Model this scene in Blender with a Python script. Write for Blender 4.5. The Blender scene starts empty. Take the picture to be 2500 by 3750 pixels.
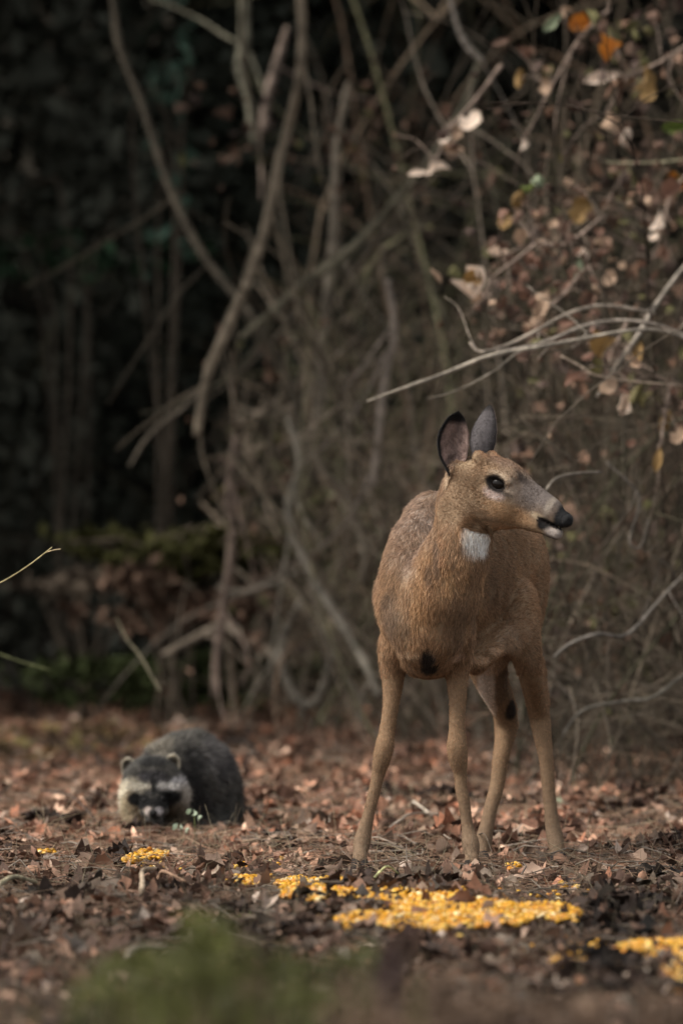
import bpy, math, random
import numpy as np
from mathutils import Vector, Matrix

rnd = random.Random(7)
rng = np.random.default_rng(11)
SC = bpy.context.scene
COL = SC.collection

# ---------------------------------------------------------------- camera, sky, sun, exposure
CAM_H, CAM_D, PPM, HZ = 0.70, 12.0, 1625.0, 2022.0     # metres, metres, photo px per metre at the deer, eye level row
cam_d = bpy.data.cameras.new('camera'); cam = bpy.data.objects.new('camera', cam_d); COL.objects.link(cam)
cam.location = (0, -CAM_D, CAM_H)
cam.rotation_euler = (math.radians(90) + math.atan((HZ - 1875) / PPM / CAM_D), 0, 0)
cam_d.sensor_fit = 'VERTICAL'; cam_d.sensor_height = 36; cam_d.sensor_width = 24
cam_d.lens = 36 * CAM_D / (3750 / PPM)
cam_d.clip_end = 1500; cam_d.clip_start = 0.5
cam_d.dof.use_dof = True; cam_d.dof.focus_distance = 11.7
cam_d.dof.aperture_fstop = cam_d.lens / 1000 / 0.054
SC.camera = cam

SUN_EL, SUN_AZ = 50, -112          # degrees; soft light from the upper left, a little in front
world = bpy.data.worlds.new("World"); SC.world = world; world.use_nodes = True
nt = world.node_tree; nt.nodes.clear()
sky = nt.nodes.new('ShaderNodeTexSky'); sky.sky_type = 'NISHITA'; sky.sun_disc = False
sky.sun_elevation = math.radians(SUN_EL); sky.sun_rotation = math.radians(SUN_AZ)
sky.air_density = 1.0; sky.dust_density = 4.0; sky.ozone_density = 0.6
hs = nt.nodes.new('ShaderNodeHueSaturation'); hs.inputs['Saturation'].default_value = 0.06
bg = nt.nodes.new('ShaderNodeBackground'); bg.inputs['Strength'].default_value = 0.10
wo = nt.nodes.new('ShaderNodeOutputWorld')
nt.links.new(sky.outputs[0], hs.inputs['Color']); nt.links.new(hs.outputs[0], bg.inputs[0]); nt.links.new(bg.outputs[0], wo.inputs[0])

sun_d = bpy.data.lights.new('sun', 'SUN'); sun_d.energy = 1.35; sun_d.angle = math.radians(24); sun_d.color = (1, .89, .74)
sun = bpy.data.objects.new('sun', sun_d); COL.objects.link(sun)
az, el = math.radians(SUN_AZ), math.radians(SUN_EL)
sdir = Vector((math.sin(az) * math.cos(el), math.cos(az) * math.cos(el), math.sin(el)))
sun.rotation_euler = sdir.to_track_quat('Z', 'Y').to_euler()

vs = SC.view_settings
vs.view_transform = 'Standard'; vs.look = 'None'; vs.gamma = 1; vs.use_curve_mapping = False; vs.exposure = 1.2
cy = SC.cycles
cy.max_bounces = 5; cy.diffuse_bounces = 3; cy.glossy_bounces = 2; cy.transparent_max_bounces = 6
cy.use_denoising = True
cy.sample_clamp_indirect = 4

# ---------------------------------------------------------------- helpers
def P(px, py, dy=0.0):
    """point of the place seen at photograph pixel (px,py), dy metres behind the deer"""
    s = (CAM_D + dy) / CAM_D
    return np.array([(px - 1250) / PPM * s, dy, CAM_H + (HZ - py) / PPM * s])
K = 2500 / 1568.0
def Q(u, v, dy=0.0): return P(u * K, v * K, dy)

_w = [(rng.normal(size=3), rng.uniform(0, 6.28)) for _ in range(10)]
def sines(x, y, z, f):
    o = 0
    for i, (w, p) in enumerate(_w):
        o = o + np.sin((x * w[0] + y * w[1] + z * w[2]) * f + p)
    return o / 4.0

def g(x, y):
    """height of the ground"""
    x = np.asarray(x, float); y = np.asarray(y, float)
    near = np.exp(-((x - .2) / 1.5) ** 2 - (y / 1.5) ** 2)
    z = (.022 * sines(x, y, 0, 1.7) + .008 * sines(x, y, 3, 5.0)) * (1 - .75 * near)
    z = z - .013 * np.exp(-((x - .25) / .45) ** 2 - ((y - .1) / .5) ** 2)
    z = z - .028 * np.exp(-((x + .42) / .32) ** 2 - ((y - .65) / .55) ** 2)
    z = z - .012 * np.exp(-((x - .42) / .25) ** 2 - ((y - .45) / .3) ** 2)
    t = np.clip(y - 17, 0, 14); z = z + .045 * t * t
    return z - .017

def G(px, py, lift=0.0):
    """ground point seen at a photograph pixel"""
    d = CAM_D * CAM_H * PPM / (py - HZ)
    for _ in range(3):
        x = (px - 1250) / PPM * d / CAM_D
        d = (CAM_H - float(g(x, d - CAM_D)) - lift) * PPM * CAM_D / (py - HZ)
    x = (px - 1250) / PPM * d / CAM_D
    return np.array([x, d - CAM_D, float(g(x, d - CAM_D)) + lift])

MATS = {}
def mat(name, rough=.9, spec=.2, noise=.25, nscale=60., bump=0., bscale=200., sheen=0., coat=0., mult=1., trans=0.):
    if name in MATS: return MATS[name]
    m = bpy.data.materials.new(name); m.use_nodes = True; n = m.node_tree; b = n.nodes['Principled BSDF']
    a = n.nodes.new('ShaderNodeAttribute'); a.attribute_name = 'tint'
    tc = n.nodes.new('ShaderNodeTexCoord'); t = n.nodes.new('ShaderNodeTexNoise'); t.inputs['Scale'].default_value = nscale; t.inputs['Detail'].default_value = 4
    n.links.new(tc.outputs['Object'], t.inputs['Vector'])
    mr = n.nodes.new('ShaderNodeMapRange'); mr.inputs['From Min'].default_value = .25; mr.inputs['From Max'].default_value = .75
    mr.inputs['To Min'].default_value = (1 - noise) * mult; mr.inputs['To Max'].default_value = (1 + noise) * mult
    n.links.new(t.outputs['Fac'], mr.inputs['Value'])
    vm = n.nodes.new('ShaderNodeVectorMath'); vm.operation = 'SCALE'
    n.links.new(a.outputs['Color'], vm.inputs[0]); n.links.new(mr.outputs[0], vm.inputs['Scale'])
    n.links.new(vm.outputs[0], b.inputs['Base Color'])
    b.inputs['Roughness'].default_value = rough; b.inputs['Specular IOR Level'].default_value = spec
    if sheen: b.inputs['Sheen Weight'].default_value = sheen
    if coat: b.inputs['Coat Weight'].default_value = coat; b.inputs['Coat Roughness'].default_value = .05
    if bump:
        bt = n.nodes.new('ShaderNodeTexNoise'); bt.inputs['Scale'].default_value = bscale; bt.inputs['Detail'].default_value = 5
        n.links.new(tc.outputs['Object'], bt.inputs['Vector'])
        bp = n.nodes.new('ShaderNodeBump'); bp.inputs['Strength'].default_value = bump; bp.inputs['Distance'].default_value = .01
        n.links.new(bt.outputs['Fac'], bp.inputs['Height']); n.links.new(bp.outputs[0], b.inputs['Normal'])
    if trans:
        tr = n.nodes.new('ShaderNodeBsdfTranslucent'); mx = n.nodes.new('ShaderNodeMixShader'); mx.inputs[0].default_value = trans
        n.links.new(vm.outputs[0], tr.inputs['Color']); out = n.nodes['Material Output']
        n.links.new(b.outputs[0], mx.inputs[1]); n.links.new(tr.outputs[0], mx.inputs[2]); n.links.new(mx.outputs[0], out.inputs['Surface'])
    MATS[name] = m; return m

def tag(o, label=None, cat=None, group=None, kind=None):
    if label: o['label'] = label
    if cat: o['category'] = cat
    if group: o['group'] = group
    if kind: o['kind'] = kind
    return o

def link(name, data, parent=None, loc=None):
    o = bpy.data.objects.new(name, data); COL.objects.link(o)
    if loc is not None: o.location = loc
    if parent is not None: o.parent = parent; o.matrix_parent_inverse = Matrix.Translation(parent.location).inverted()
    return o

def mesh_np(name, V, F, C=None, m=None, smooth=True):
    """V (n,3); F list of int arrays (k,3)/(k,4); C (n,3) tint"""
    me = bpy.data.meshes.new(name); V = np.asarray(V, np.float32)
    me.vertices.add(len(V)); me.vertices.foreach_set('co', V.ravel())
    loops = np.concatenate([np.asarray(f, np.int32).ravel() for f in F])
    tot = np.concatenate([np.full(len(f), np.asarray(f).shape[1], np.int32) for f in F])
    st = np.zeros(len(tot), np.int32); st[1:] = np.cumsum(tot)[:-1]
    me.loops.add(len(loops)); me.loops.foreach_set('vertex_index', loops)
    me.polygons.add(len(tot)); me.polygons.foreach_set('loop_start', st)
    me.polygons.foreach_set('use_smooth', np.full(len(tot), smooth))
    me.update(calc_edges=True)
    if C is not None:
        a = me.attributes.new('tint', 'FLOAT_COLOR', 'POINT')
        a.data.foreach_set('color', np.concatenate([np.asarray(C, np.float32), np.ones((len(V), 1), np.float32)], 1).ravel())
    if m: me.materials.append(m)
    return me

class MB:
    """collects pieces and links them as one mesh object"""
    def __init__(s): s.V, s.F, s.C, s.n = [], {3: [], 4: []}, [], 0
    def add(s, V, F, c):
        V = np.asarray(V, float); F = np.asarray(F, int); c = np.asarray(c, float)
        if c.ndim == 1: c = np.tile(c, (len(V), 1))
        s.V.append(V); s.F[F.shape[1]].append(F + s.n); s.C.append(c); s.n += len(V)
    def mesh(s, name, m, smooth=True, origin=None):
        V = np.concatenate(s.V)
        if origin is not None: V = V - np.asarray(origin)
        return mesh_np(name, V, [np.concatenate(f) for f in s.F.values() if f], np.concatenate(s.C), m, smooth)
    def build(s, name, m, parent=None, smooth=True, origin=None):
        return link(name, s.mesh(name, m, smooth, origin), parent, origin)

def spline(pts, n):
    """Catmull-Rom through pts (k,d) sampled n times"""
    p = np.asarray(pts, float)
    if len(p) == 2: t = np.linspace(0, 1, n)[:, None]; return p[0] * (1 - t) + p[1] * t
    p = np.vstack([2 * p[0] - p[1], p, 2 * p[-1] - p[-2]])
    t = np.linspace(0, len(p) - 3 - 1e-6, n); i = t.astype(int); f = (t - i)[:, None]
    a, b, c, d = p[i], p[i + 1], p[i + 2], p[i + 3]
    return .5 * (2 * b + (c - a) * f + (2 * a - 5 * b + 4 * c - d) * f ** 2 + (3 * b - a - 3 * c + d) * f ** 3)

def tube(mb, pts, rad, col, sides=5, rough=.12, caps=True):
    p = np.asarray(pts, float); n = len(p)
    r = np.asarray(rad, float) * np.ones(n)
    t = np.gradient(p, axis=0); t /= np.linalg.norm(t, axis=1)[:, None] + 1e-9
    ref = np.array([.3, 1, .2]) if abs(t[0][1]) < .8 else np.array([1., .2, .3])
    u = np.cross(t, ref); u /= np.linalg.norm(u, axis=1)[:, None] + 1e-9; w = np.cross(t, u)
    a = np.arange(sides) * 2 * np.pi / sides
    rr = r[:, None] * (1 + rough * rng.normal(size=(n, sides)) * .6)
    V = p[:, None] + rr[..., None] * (np.cos(a)[None, :, None] * u[:, None] + np.sin(a)[None, :, None] * w[:, None])
    V = V.reshape(-1, 3)
    i = np.arange(n - 1)[:, None] * sides; j = np.arange(sides)[None]; j2 = (j + 1) % sides
    F = np.stack([i + j, i + j2, i + sides + j2, i + sides + j], -1).reshape(-1, 4)
    c = np.asarray(col, float)
    cc = c[None] * (1 + .22 * rng.normal(size=(n, 1)).clip(-1.5, 1.5)) if c.ndim == 1 else c
    cc = np.repeat(cc, sides, 0)
    if caps:
        V = np.vstack([V, p[0], p[-1]]); cc = np.vstack([cc, cc[0], cc[-1]]); e = np.arange(sides); L = (n - 1) * sides
        base = mb.n; mb.add(V, F, cc)
        T = np.vstack([np.stack([(e + 1) % sides, e, np.full(sides, n * sides)], 1), np.stack([L + e, L + (e + 1) % sides, np.full(sides, n * sides + 1)], 1)])
        mb.F[3].append(T + base)
    else: mb.add(V, F, cc)

# ---------------------------------------------------------------- implicit bodies (one continuous surface each)
class Field:
    def __init__(s, lo, hi, h):
        s.lo = np.array(lo, float); s.h = h; s.n = np.ceil((np.array(hi) - s.lo) / h).astype(int) + 1
        s.f = np.full(s.n, .12, np.float32)
    def _blk(s, lo, hi, m):
        a = np.clip(np.floor((np.array(lo) - m - s.lo) / s.h).astype(int), 0, s.n); b = np.clip(np.ceil((np.array(hi) + m - s.lo) / s.h).astype(int) + 1, 0, s.n)
        sl = tuple(slice(x, y) for x, y in zip(a, b))
        ax = [s.lo[i] + s.h * np.arange(a[i], b[i]) for i in range(3)]
        return sl, np.stack(np.meshgrid(*ax, indexing='ij'), -1).astype(np.float32)
    def _put(s, sl, d, k, sub=False):
        f = s.f[sl]
        if sub: d = -d; h = np.clip(.5 - .5 * (d - f) / k * -1, 0, 1); hh = np.maximum(k - np.abs(f - d), 0) / k; s.f[sl] = np.maximum(f, d) + hh * hh * k * .25
        else: hh = np.maximum(k - np.abs(f - d), 0) / k; s.f[sl] = np.minimum(f, d) - hh * hh * k * .25
    def cone(s, a, b, ra, rb, k=.03, flat=None, ff=1., sub=False):
        a = np.asarray(a, float); b = np.asarray(b, float); R = max(ra, rb) * max(1, ff)
        sl, X = s._blk(np.minimum(a, b) - R, np.maximum(a, b) + R, k + 2 * s.h)
        ab = b - a; t = np.clip(((X - a) @ ab) / (ab @ ab + 1e-12), 0, 1)
        o = X - (a + t[..., None] * ab)
        if flat is not None:
            fl = np.asarray(flat, float); fl /= np.linalg.norm(fl); c = o @ fl; o = o + (c * (1 / ff - 1))[..., None] * fl
        s._put(sl, np.linalg.norm(o, axis=-1) - (ra + (rb - ra) * t), k, sub)
    def limb(s, pts, k=.012):
        q = spline(np.array([np.append(p, r) for p, r in pts]), len(pts) * 4)
        for a, b in zip(q[:-1], q[1:]): s.cone(a[:3], b[:3], a[3], b[3], k)
    def chain(s, pts, k=.03, **kw):
        for (a, ra), (b, rb) in zip(pts[:-1], pts[1:]): s.cone(a, b, ra, rb, k, **kw)
    def ell(s, c, r, M=None, k=.03, sub=False):
        c = np.asarray(c, float); r = np.asarray(r, float); R = r.max()
        sl, X = s._blk(c - R, c + R, k + 2 * s.h); q = X - c
        if M is not None: q = q @ np.asarray(M, float).T      # rows of M = local axes
        k0 = np.linalg.norm(q / r, axis=-1); k1 = np.linalg.norm(q / (r * r), axis=-1) + 1e-9
        s._put(sl, k0 * (k0 - 1) / k1, k, sub)
    def surface(s):
        f = s.f; ins = f < 0; nx, ny, nz = f.shape
        cnt = np.zeros((nx - 1, ny - 1, nz - 1), np.int8)
        cs = [(i, j, k) for i in (0, 1) for j in (0, 1) for k in (0, 1)]
        for i, j, k in cs: cnt += ins[i:nx - 1 + i, j:ny - 1 + j, k:nz - 1 + k]
        act = (cnt > 0) & (cnt < 8); idx = np.argwhere(act); n = len(idx)
        num = np.full(act.shape, -1, np.int32); num[act] = np.arange(n)
        acc = np.zeros((n, 3)); w = np.zeros(n)
        val = {c: f[idx[:, 0] + c[0], idx[:, 1] + c[1], idx[:, 2] + c[2]].astype(float) for c in cs}
        for c in cs:
            for ax in range(3):
                if c[ax]: continue
                d = list(c); d[ax] = 1; d = tuple(d); va, vb = val[c], val[d]; m = (va < 0) != (vb < 0)
                t = np.where(m, va / (va - vb + 1e-12), 0); p = np.tile(np.array(c, float), (n, 1)); p[:, ax] = t
                acc[m] += p[m]; w[m] += 1
        V = (acc / w[:, None] + idx) * s.h + s.lo
        Fs = []
        for ax in range(3):
            b, c = (ax + 1) % 3, (ax + 2) % 3
            A = [slice(None)] * 3; B = [slice(None)] * 3; A[ax] = slice(0, -1); B[ax] = slice(1, None)
            a0, a1 = ins[tuple(A)], ins[tuple(B)]
            e = np.argwhere(a0 != a1); e = e[(e[:, b] > 0) & (e[:, c] > 0) & (e[:, b] < f.shape[b] - 1) & (e[:, c] < f.shape[c] - 1)]
            flip = a0[tuple(e.T)]
            def cell(ob, oc): q = e.copy(); q[:, b] -= ob; q[:, c] -= oc; return num[tuple(q.T)]
            quad = np.stack([cell(1, 1), cell(0, 1), cell(0, 0), cell(1, 0)], 1)
            quad[~flip] = quad[~flip][:, ::-1]; Fs.append(quad)
        F = np.concatenate(Fs)
        # light relaxation keeps the limbs round
        for lam in (.5, .5):
            A = np.zeros_like(V); W = np.zeros(n)
            for i in range(4):
                np.add.at(A, F[:, i], V[F[:, (i + 1) % 4]]); np.add.at(W, F[:, i], 1)
            V = V * (1 - lam) + lam * A / W[:, None]
        return V, F

def vnormals(V, F):
    nrm = np.cross(V[F[:, 2]] - V[F[:, 0]], V[F[:, 3]] - V[F[:, 1]]) if F.shape[1] == 4 else np.cross(V[F[:, 1]] - V[F[:, 0]], V[F[:, 2]] - V[F[:, 0]])
    N = np.zeros_like(V)
    for i in range(F.shape[1]): np.add.at(N, F[:, i], nrm)
    return N / (np.linalg.norm(N, axis=1)[:, None] + 1e-12)

def topix(V):
    s = (V[:, 1] + CAM_D) / CAM_D
    return np.stack([1250 + V[:, 0] / s * PPM, HZ - (V[:, 2] - CAM_H) / s * PPM], 1)

def fronted(V, px, py):
    """the body's surface point that lies foremost near a pixel: used to place coat markings and painted shading on the body"""
    q = topix(V); d = np.hypot(q[:, 0] - px, q[:, 1] - py); c = np.where(d < 12)[0]
    if len(c) == 0: return V[np.argmin(d)]
    return V[c[np.argmin(V[c, 1])]]

def marks(V, C, blobs, edge=.35, zf=1.2):
    for px, py, rx, ry, col, st in blobs:
        c = fronted(V, px, py); d = V - c
        r = np.sqrt((d[:, 0] / (rx / PPM)) ** 2 + (d[:, 2] / (ry / PPM)) ** 2 + (d[:, 1] / (max(rx, ry) / PPM * zf)) ** 2)
        r = r + .12 * sines(V[:, 0], V[:, 1], V[:, 2], 90)
        w = st * np.clip((1 + edge - r) / (2 * edge), 0, 1)[:, None]
        C = C * (1 - w) + np.array(col) * w
    return C

def hairs(name, V, F, N, C, n, lenf, flow, parent, m, lift=.35, rad=.00045, cvar=.22, tip=1.25, curl=.25, dens=None, origin=None, root=.8, pts=4):
    T = np.concatenate([F[:, [0, 1, 2]], F[:, [0, 2, 3]]]) if F.shape[1] == 4 else F
    ar = np.linalg.norm(np.cross(V[T[:, 1]] - V[T[:, 0]], V[T[:, 2]] - V[T[:, 0]]), axis=1)
    if dens is not None: ar = ar * dens[T].mean(1)
    t = rng.choice(len(T), n, p=ar / ar.sum()); u = rng.random((n, 2)); m_ = u.sum(1) > 1; u[m_] = 1 - u[m_]
    w = np.stack([1 - u.sum(1), u[:, 0], u[:, 1]], 1)[..., None]
    mixv = lambda A: (A[T[t]] * w).sum(1)
    p, nn, c = mixv(V), mixv(N), mixv(C); nn /= np.linalg.norm(nn, axis=1)[:, None]
    L = mixv(lenf[:, None])[:, 0] * rng.uniform(.6, 1.3, n); fl = mixv(flow)
    fl = fl - nn * (fl * nn).sum(1)[:, None]; fl /= np.linalg.norm(fl, axis=1)[:, None] + 1e-6
    clump = np.stack([sines(p[:, 0], p[:, 1], p[:, 2], f) for f in (70, 83, 97)], 1) * .30 * np.clip(L / .016, .15, 1)[:, None]
    fl = fl + curl * rng.normal(size=(n, 3)) + clump; fl /= np.linalg.norm(fl, axis=1)[:, None] + 1e-6
    s = np.linspace(0, 1, pts)[None, :, None]
    lf = (lift * rng.uniform(.6, 1.5, n))[:, None, None]
    X = p[:, None] - nn[:, None] * .001 + L[:, None, None] * (s * fl[:, None] * (1 - .25 * lf) + nn[:, None] * lf * (s - .55 * s * s) * 1.5)
    if origin is not None: X = X - np.asarray(origin)
    cu = bpy.data.hair_curves.new(name); cu.add_curves([pts] * n)
    cu.points.foreach_set('position', X.astype(np.float32).ravel())
    a = cu.attributes.get('radius') or cu.attributes.new('radius', 'FLOAT', 'POINT')
    prof = np.interp(np.linspace(0, 1, pts), [0, .5, 1], [1, .85, .15])
    a.data.foreach_set('value', (np.tile(prof, n) * rad).astype(np.float32))
    tone = 1 + .07 * sines(p[:, 0], p[:, 1], p[:, 2], 26)
    cc = c * (tone * (1 + cvar * rng.normal(size=n).clip(-1.8, 1.8)))[:, None]
    k = np.interp(np.linspace(0, 1, pts), [0, .6, 1], [root, 1, tip])
    cc = np.clip(cc[:, None] * k[None, :, None], .012, .9)
    a = cu.attributes.new('tint', 'FLOAT_COLOR', 'POINT')
    a.data.foreach_set('color', np.concatenate([cc, np.ones((n, pts, 1))], 2).astype(np.float32).ravel())
    cu.materials.append(m)
    return link(name, cu, parent, origin)

# ---------------------------------------------------------------- the deer
def sphere(mb, c, r, col, n=14, M=None):
    th = np.linspace(0, np.pi, n); ph = np.arange(2 * n) * np.pi / n
    V = np.stack([np.sin(th)[:, None] * np.cos(ph), np.sin(th)[:, None] * np.sin(ph), np.cos(th)[:, None] * np.ones(2 * n)], -1).reshape(-1, 3) * np.asarray(r)
    if M is not None: V = V @ np.asarray(M)
    i = np.arange(n - 1)[:, None] * 2 * n; j = np.arange(2 * n)[None]; j2 = (j + 1) % (2 * n)
    F = np.stack([i + j, i + 2 * n + j, i + 2 * n + j2, i + j2], -1).reshape(-1, 4)
    mb.add(V + np.asarray(c), F, col)

def build_deer():
    root = link('deer', None, None, (0.24, .22, 0)); root.empty_display_size = .1
    tag(root, 'young brown deer with white throat patch standing with its head turned right', 'deer')
    fw = np.array([-.39, -.92, 0]); lf = np.array([.92, -.39, 0]); up = np.array([0, 0, 1.])
    O = np.array([.20, .08, 0])
    def L(a, b, z): return O + a * fw + b * lf + z * up
    B = np.array([fw, lf, up])
    F = Field((-.12, -.40, -.05), (.68, .78, 1.02), .0042)
    # trunk
    F.ell(L(.0, 0, .630), (.18, .095, .140), B, .04)
    F.ell(L(-.20, 0, .645), (.24, .102, .143), B, .05)
    F.ell(L(-.42, 0, .645), (.16, .092, .128), B, .05)
    F.chain([(L(.06, .0, .735), .04), (L(.0, .01, .790), .030), (L(-.12, .01, .765), .042), (L(-.3, 0, .735), .058), (L(-.45, 0, .70), .07), (L(-.54, 0, .66), .05)], .07)
    # shoulders and breast
    for sgn in (-1, 1):
        F.cone(L(.0, sgn * .030, .785), L(.07, sgn * .054, .60), .022, .040, .03)
        F.cone(L(.07, sgn * .054, .60), L(.02, sgn * .058, .50), .038, .036, .025)
        F.ell(L(.09, sgn * .042, .575), (.06, .044, .080), B, .02)
        F.ell(L(-.45, sgn * .05, .60), (.10, .045, .125), B, .04)
    F.ell(P(1575, 2330, -.03), (.078, .074, .072), B, .03)
    F.ell(P(1570, 2415, .03), (.06, .07, .045), B, .03)
    F.cone(P(1590, 2300, -.08), P(1570, 2420, -.03), .03, .03, .03)
    # neck
    F.chain([(P(1572, 2270, -.045), .094), (P(1618, 2160, -.080), .082), (P(1660, 2050, -.105), .068), (P(1695, 1950, -.115), .058), (P(1692, 1860, -.11), .050), (P(1690, 1790, -.11), .044)], .028)
    # strings of muscle under the skin of the neck and breast
    for pts in ([(1632, 1850), (1622, 1990), (1575, 2100), (1515, 2160)], [(1690, 1990), (1650, 2120), (1580, 2230), (1530, 2310)]):
        q = [(P(x, y, -.025 - .125 * math.exp(-((x - 1660) / 110) ** 2)), .015) for x, y in pts]
        F.chain(q, .014)
    # fore legs
    lg = [(1475, 2300, .046, .04), (1450, 2380, .040, .05), (1440, 2440, .031, .06), (1434, 2555, .0205, .055), (1417, 2670, .0175, .045), (1407, 2735, .0215, .034), (1396, 2785, .0195, .036), (1386, 2830, .0145, .042), (1370, 2900, .0135, .042), (1345, 3001, .0138, .04), (1325, 3082, .0195, .035), (1319, 3120, .0145, .02), (1316, 3152, .0165, .0)]
    F.limb([(P(x, y, d), r * (.90 if y > 2500 else .92)) for x, y, r, d in lg], .006)
    lg = [(1660, 2310, .055, -.02), (1669, 2427, .031, .01), (1674, 2555, .0205, .01), (1672, 2670, .0185, .0), (1672, 2735, .0235, -.010), (1677, 2785, .0205, -.006), (1685, 2830, .0145, .002), (1688, 2890, .0132, .002), (1698, 2938, .0130, .0), (1712, 3033, .0135, .0), (1722, 3092, .0198, -.01), (1726, 3128, .0145, -.02), (1727, 3160, .0165, -.035)]
    F.limb([(P(x, y, d), r * (.90 if y > 2500 else .92)) for x, y, r, d in lg], .006)
    # hind legs: thigh, stifle forward, hock back, cannon
    lg = [(1845, 2200, .070, .42), (1806, 2350, .052, .34), (1782, 2440, .042, .37), (1804, 2520, .034, .41), (1842, 2595, .029, .47), (1852, 2655, .0275, .50), (1843, 2720, .0215, .49), (1832, 2780, .019, .47), (1818, 2880, .0170, .45), (1798, 2950, .0158, .43), (1778, 3040, .0170, .41), (1766, 3088, .0205, .40), (1761, 3120, .0155, .385), (1757, 3142, .0170, .37)]
    F.limb([(P(x, y, d), r * (.92 if y > 2500 else .96)) for x, y, r, d in lg], .006)
    F.cone(P(1800, 2450, .40), P(1870, 2590, .52), .03, .012, .02)
    F.cone(P(1870, 2590, .52), P(1880, 2660, .53), .011, .012, .014)
    lg = [(1884, 2200, .058, .36), (1914, 2340, .040, .28), (1940, 2459, .029, .31), (1960, 2560, .026, .40), (1975, 2630, .0245, .44), (1985, 2700, .0205, .42), (1998, 2780, .0165, .40), (2006, 2884, .0152, .38), (2016, 2980, .0155, .36), (2028, 3060, .0190, .345), (2036, 3100, .0170, .325), (2040, 3142, .0170, .30)]
    F.limb([(P(x, y, d), r * (.92 if y > 2500 else .96)) for x, y, r, d in lg], .006)
    F.cone(P(1950, 2440, .36), P(1995, 2580, .46), .028, .011, .02)
    # flank skin fold toward the stifle
    F.cone(P(1740, 2420, .20), P(1845, 2330, .28), .03, .03, .04)
    # head
    ph, ps = math.radians(25), math.radians(24)
    hf = np.array([math.cos(ph) * math.cos(ps), -math.sin(ph) * math.cos(ps), -math.sin(ps)]); hl = np.array([math.sin(ph), math.cos(ph), 0]); hu = np.cross(hf, hl); hu = hu if hu[2] > 0 else -hu
    H0 = P(1818, 1771, -.17) + .043 * hl
    HB = np.array([hf, hl, hu])
    def H(u, v, w): return H0 + u * hf + v * hl + w * hu
    F.ell(H(-.045, 0, -.010), (.072, .050, .048), HB, .02)
    F.ell(H(-.012, 0, .018), (.055, .043, .030), HB, .02)
    F.cone(H(-.04, 0, -.05), H(.02, 0, -.057), .042, .038, .03)
    F.cone(H(.02, 0, -.055), H(.10, 0, -.047), .036, .022, .02, flat=hl, ff=.85)
    F.cone(H(.10, 0, -.048), H(.160, 0, -.0505), .0195, .0145, .012)
    F.cone(H(.02, 0, -.008), H(.115, 0, -.012), .040, .0245, .025, flat=hl, ff=.86)
    F.cone(H(.115, 0, -.011), H(.160, 0, -.0150), .0245, .0175, .012)
    F.cone(H(-.01, 0, .026), H(.13, 0, .0005), .022, .015, .02)
    F.ell(H(.168, 0, -.0145), (.016, .018, .0165), HB, .008)
    for v in (-1, 1):
        F.ell(H(-.005, v * .028, -.045), (.055, .022, .038), HB, .02)
        F.cone(H(-.024, v * .043, .0175), H(.022, v * .039, .0165), .0115, .010, .007); F.cone(H(-.05, v * .033, .035), H(.03, v * .026, .030), .010, .007, .008)     # brow
        F.cone(H(-.015, v * .040, -.018), H(.022, v * .036, -.017), .009, .008, .012)    # lower lid
        F.cone(H(-.040, v * .027, .022), H(-.067, v * .036, .036), .019, .0145, .006)    # pedicle bump
              # ear root
        F.ell(H(.001, v * .050, .0), (.0200, .011, .0135), HB, .005, sub=True)           # socket
        F.ell(H(.178, v * .0125, -.009), (.012, .0055, .0065), HB, .003, sub=True)        # nostril
    F.cone(H(-.06, -.030, -.01), H(-.100, -.046, -.012), .026, .020, .02); F.cone(H(-.06, .030, .0), H(-.092, .045, .018), .024, .017, .02)
    F.ell(H(.160, 0, -.0345), (.046, .04, .0016), HB, .0025, sub=True)       # line between the lips
    V, Fc = F.surface(); N = vnormals(V, Fc)
    # coat, with some shading painted into its marks
    def loc(V): d = V - O; return d @ fw, d @ lf, V[:, 2]
    a, b, z = loc(V); hd = V - H0; hu_, hv, hw = hd @ hf, hd @ hl, hd @ hu
    n1 = sines(V[:, 0], V[:, 1], V[:, 2], 22)[:, None]
    ishead = (hu_ > -.10) & (np.abs(hv) < .09) & (hw > -.115) & (z > .70)
    C = np.tile([.235, .160, .100], (len(V), 1)) * (1 + .10 * n1)
    grey = np.array([.235, .20, .185])
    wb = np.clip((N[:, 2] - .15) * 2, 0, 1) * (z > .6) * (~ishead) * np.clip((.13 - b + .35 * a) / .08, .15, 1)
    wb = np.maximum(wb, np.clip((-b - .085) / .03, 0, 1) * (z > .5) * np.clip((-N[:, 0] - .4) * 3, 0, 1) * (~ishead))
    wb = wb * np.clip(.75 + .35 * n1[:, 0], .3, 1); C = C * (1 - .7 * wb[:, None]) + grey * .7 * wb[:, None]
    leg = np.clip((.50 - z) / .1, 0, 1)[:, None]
    C = C * (1 - leg) + np.array([.195, .125, .074]) * leg  # leg brown darkened, shadow put into its colour
    low = np.clip((.24 - z) / .2, 0, 1)[:, None]; C = C * (1 - low) + np.array([.165, .115, .076]) * low
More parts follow.
